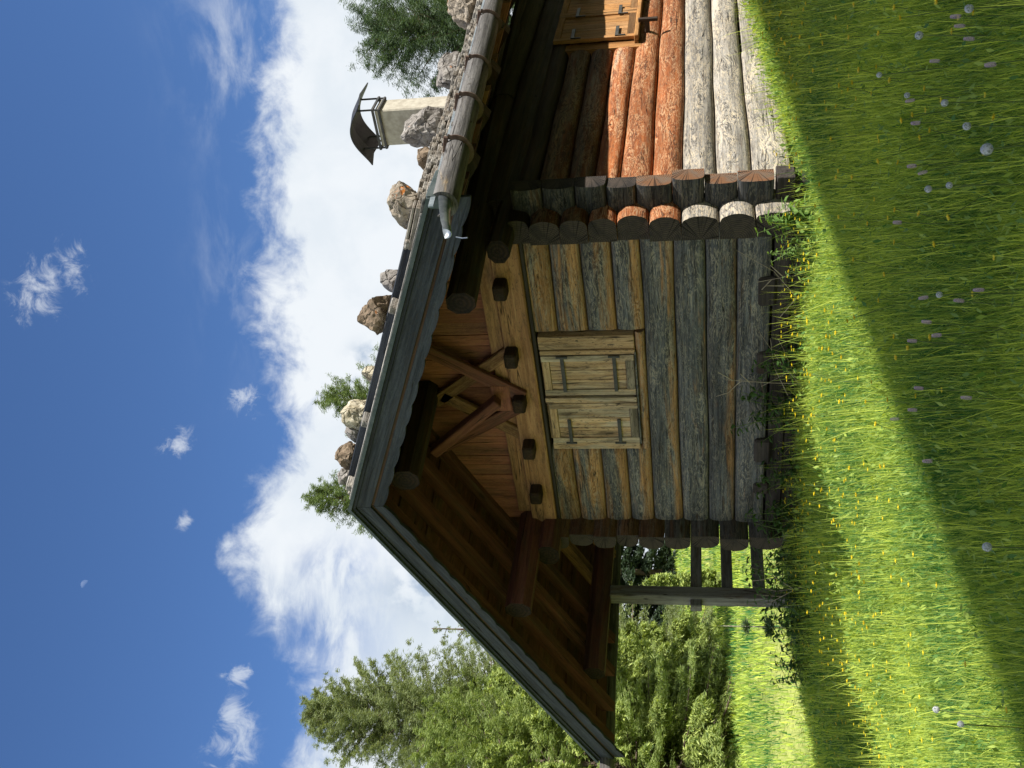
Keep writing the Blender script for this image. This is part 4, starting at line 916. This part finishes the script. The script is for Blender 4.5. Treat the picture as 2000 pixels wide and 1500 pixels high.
wl = [(3.64, -.44, .50, 9, WEEDL, 'pale broad leaved weed lit by the sun at the foot of the log corner', .12), (3.28, -.44, .40, 9, WEEDL, 'curled small leaved weed just beside the sunlit corner weed', .06),
      (2.25, -.30, .50, 8, WEED, 'dark nettle against the bottom log right of the shutters', .10), (1.62, -.28, .66, 11, WEED, 'tall dark nettle under the shuttered gable window', .11), (.80, -.28, .50, 10, WEED, 'nettle before the grey foundation stone', .10),
      (.30, -.30, .62, 12, WEED, 'spreading nettle at the shaded log corner by the porch', .11), (-.40, -.25, .66, 13, WEED, 'bushy dark weed below the porch rails', .11), (-.95, -.12, .62, 14, WEED, 'bushy dark weed hiding the foot of the porch post', .11), (-1.40, -.25, .55, 14, WEED, 'low dark weed just outside the porch post', .11), (-1.9, -.35, .45, 13, WEED, 'lowest dark weed farthest out along the bank', .10)]
for i, (x, y, h, ns, mt, lb, lf) in enumerate(wl): weed(at(x, y), h, ns, mt, lb, lf, .26 if i > 1 else .18, 90+i)
def twig(loc, pts, label, r=.005):
    mb = MB()
    for P in pts: mb.tube(np.array(P)+np.array(loc), [r, r*.75, r*.5][:len(P)] if len(P) <= 3 else list(np.linspace(r, r*.4, len(P))), n=5)
    o = mb.build('dry_twig', TWIG, None, origin=np.array(loc, float)); return tag(o, label, 'twig')
twig(at(2.98, -.32), [[(0, 0, -.02), (.03, 0, .2), (-.02, 0, .46)], [(.02, 0, .26), (.12, .02, .36)], [(0, 0, .35), (-.09, 0, .42)]], 'bare pale twig standing up beside the right joist end')
twig(at(2.72, -.34), [[(0, 0, -.02), (.1, 0, .16), (.32, .05, .34), (.5, .08, .62)], [(.2, .02, .26), (.22, 0, .4)], [(.1, 0, .16), (-.08, 0, .28)]], 'long leaning dry twig crossing the bottom log')
twig(at(1.95, -.34), [[(0, 0, -.02), (.02, 0, .35), (.06, 0, .72)], [(.04, 0, .6), (-.08, 0, .7), (-.12, 0, .8)], [(.05, 0, .66), (.14, 0, .78)], [(.02, 0, .52), (.12, .0, .60)]], 'thin pale branched twig reaching up below the shutters')
twig(at(2.1, -.3), [[(-.3, 0, .2), (0, 0, .32), (.3, 0, .36)], [(-.2, 0, .1), (.1, 0, .3), (.35, .03, .45)], [(-.1, 0, .15), (.18, 0, .25), (.3, 0, .3)], [(0, 0, -.05), (-.05, 0, .2), (-.2, 0, .42)]], 'tangled dry brushwood in front of the middle joist end', .004)
twig(at(-.75, -.2), [[(0, 0, -.02), (-.1, 0, .35), (-.05, .05, .75)], [(-.05, 0, .2), (.18, 0, .45), (.3, 0, .7)], [(0, 0, .1), (-.25, 0, .38), (-.42, 0, .6)], [(.1, 0, .36), (.05, 0, .6)], [(-.18, 0, .3), (-.16, 0, .55)]], 'bare dry bush branches in front of the porch rails', .005)

# ------------------------------------------------------------------ the moon: half phase cut into its shape, dark half removed
mm, k = material('moon_rock'); o_ = k.n('TexCoord').outputs['Object']; n_ = k.noise(o_, .02, 4)
df = k.n('BsdfDiffuse', i={0: k.mix(k.ss(n_, .4, .6), (.022, .025, .028), (.045, .045, .045))}); tr = k.n('BsdfTransparent')
k.n('OutputMaterial', i={0: k.n('AddShader', i={0: df.outputs[0], 1: tr.outputs[0]}).outputs[0]})
bm = bmesh.new(); bmesh.ops.create_uvsphere(bm, u_segments=32, v_segments=16, radius=30)
bulge = (r2*.62+u2*.78).normalized()
bmesh.ops.bisect_plane(bm, geom=bm.verts[:]+bm.edges[:]+bm.faces[:], plane_co=(0, 0, 0), plane_no=bulge-fw*.25, clear_inner=True)
me = bpy.data.meshes.new('moon'); bm.to_mesh(me); bm.free(); me.materials.append(mm)
for p in me.polygons: p.use_smooth = True
tag(link('moon', me, (-4975+7, 4058-7, 4088)), 'pale half moon high in the clear blue sky', 'moon')
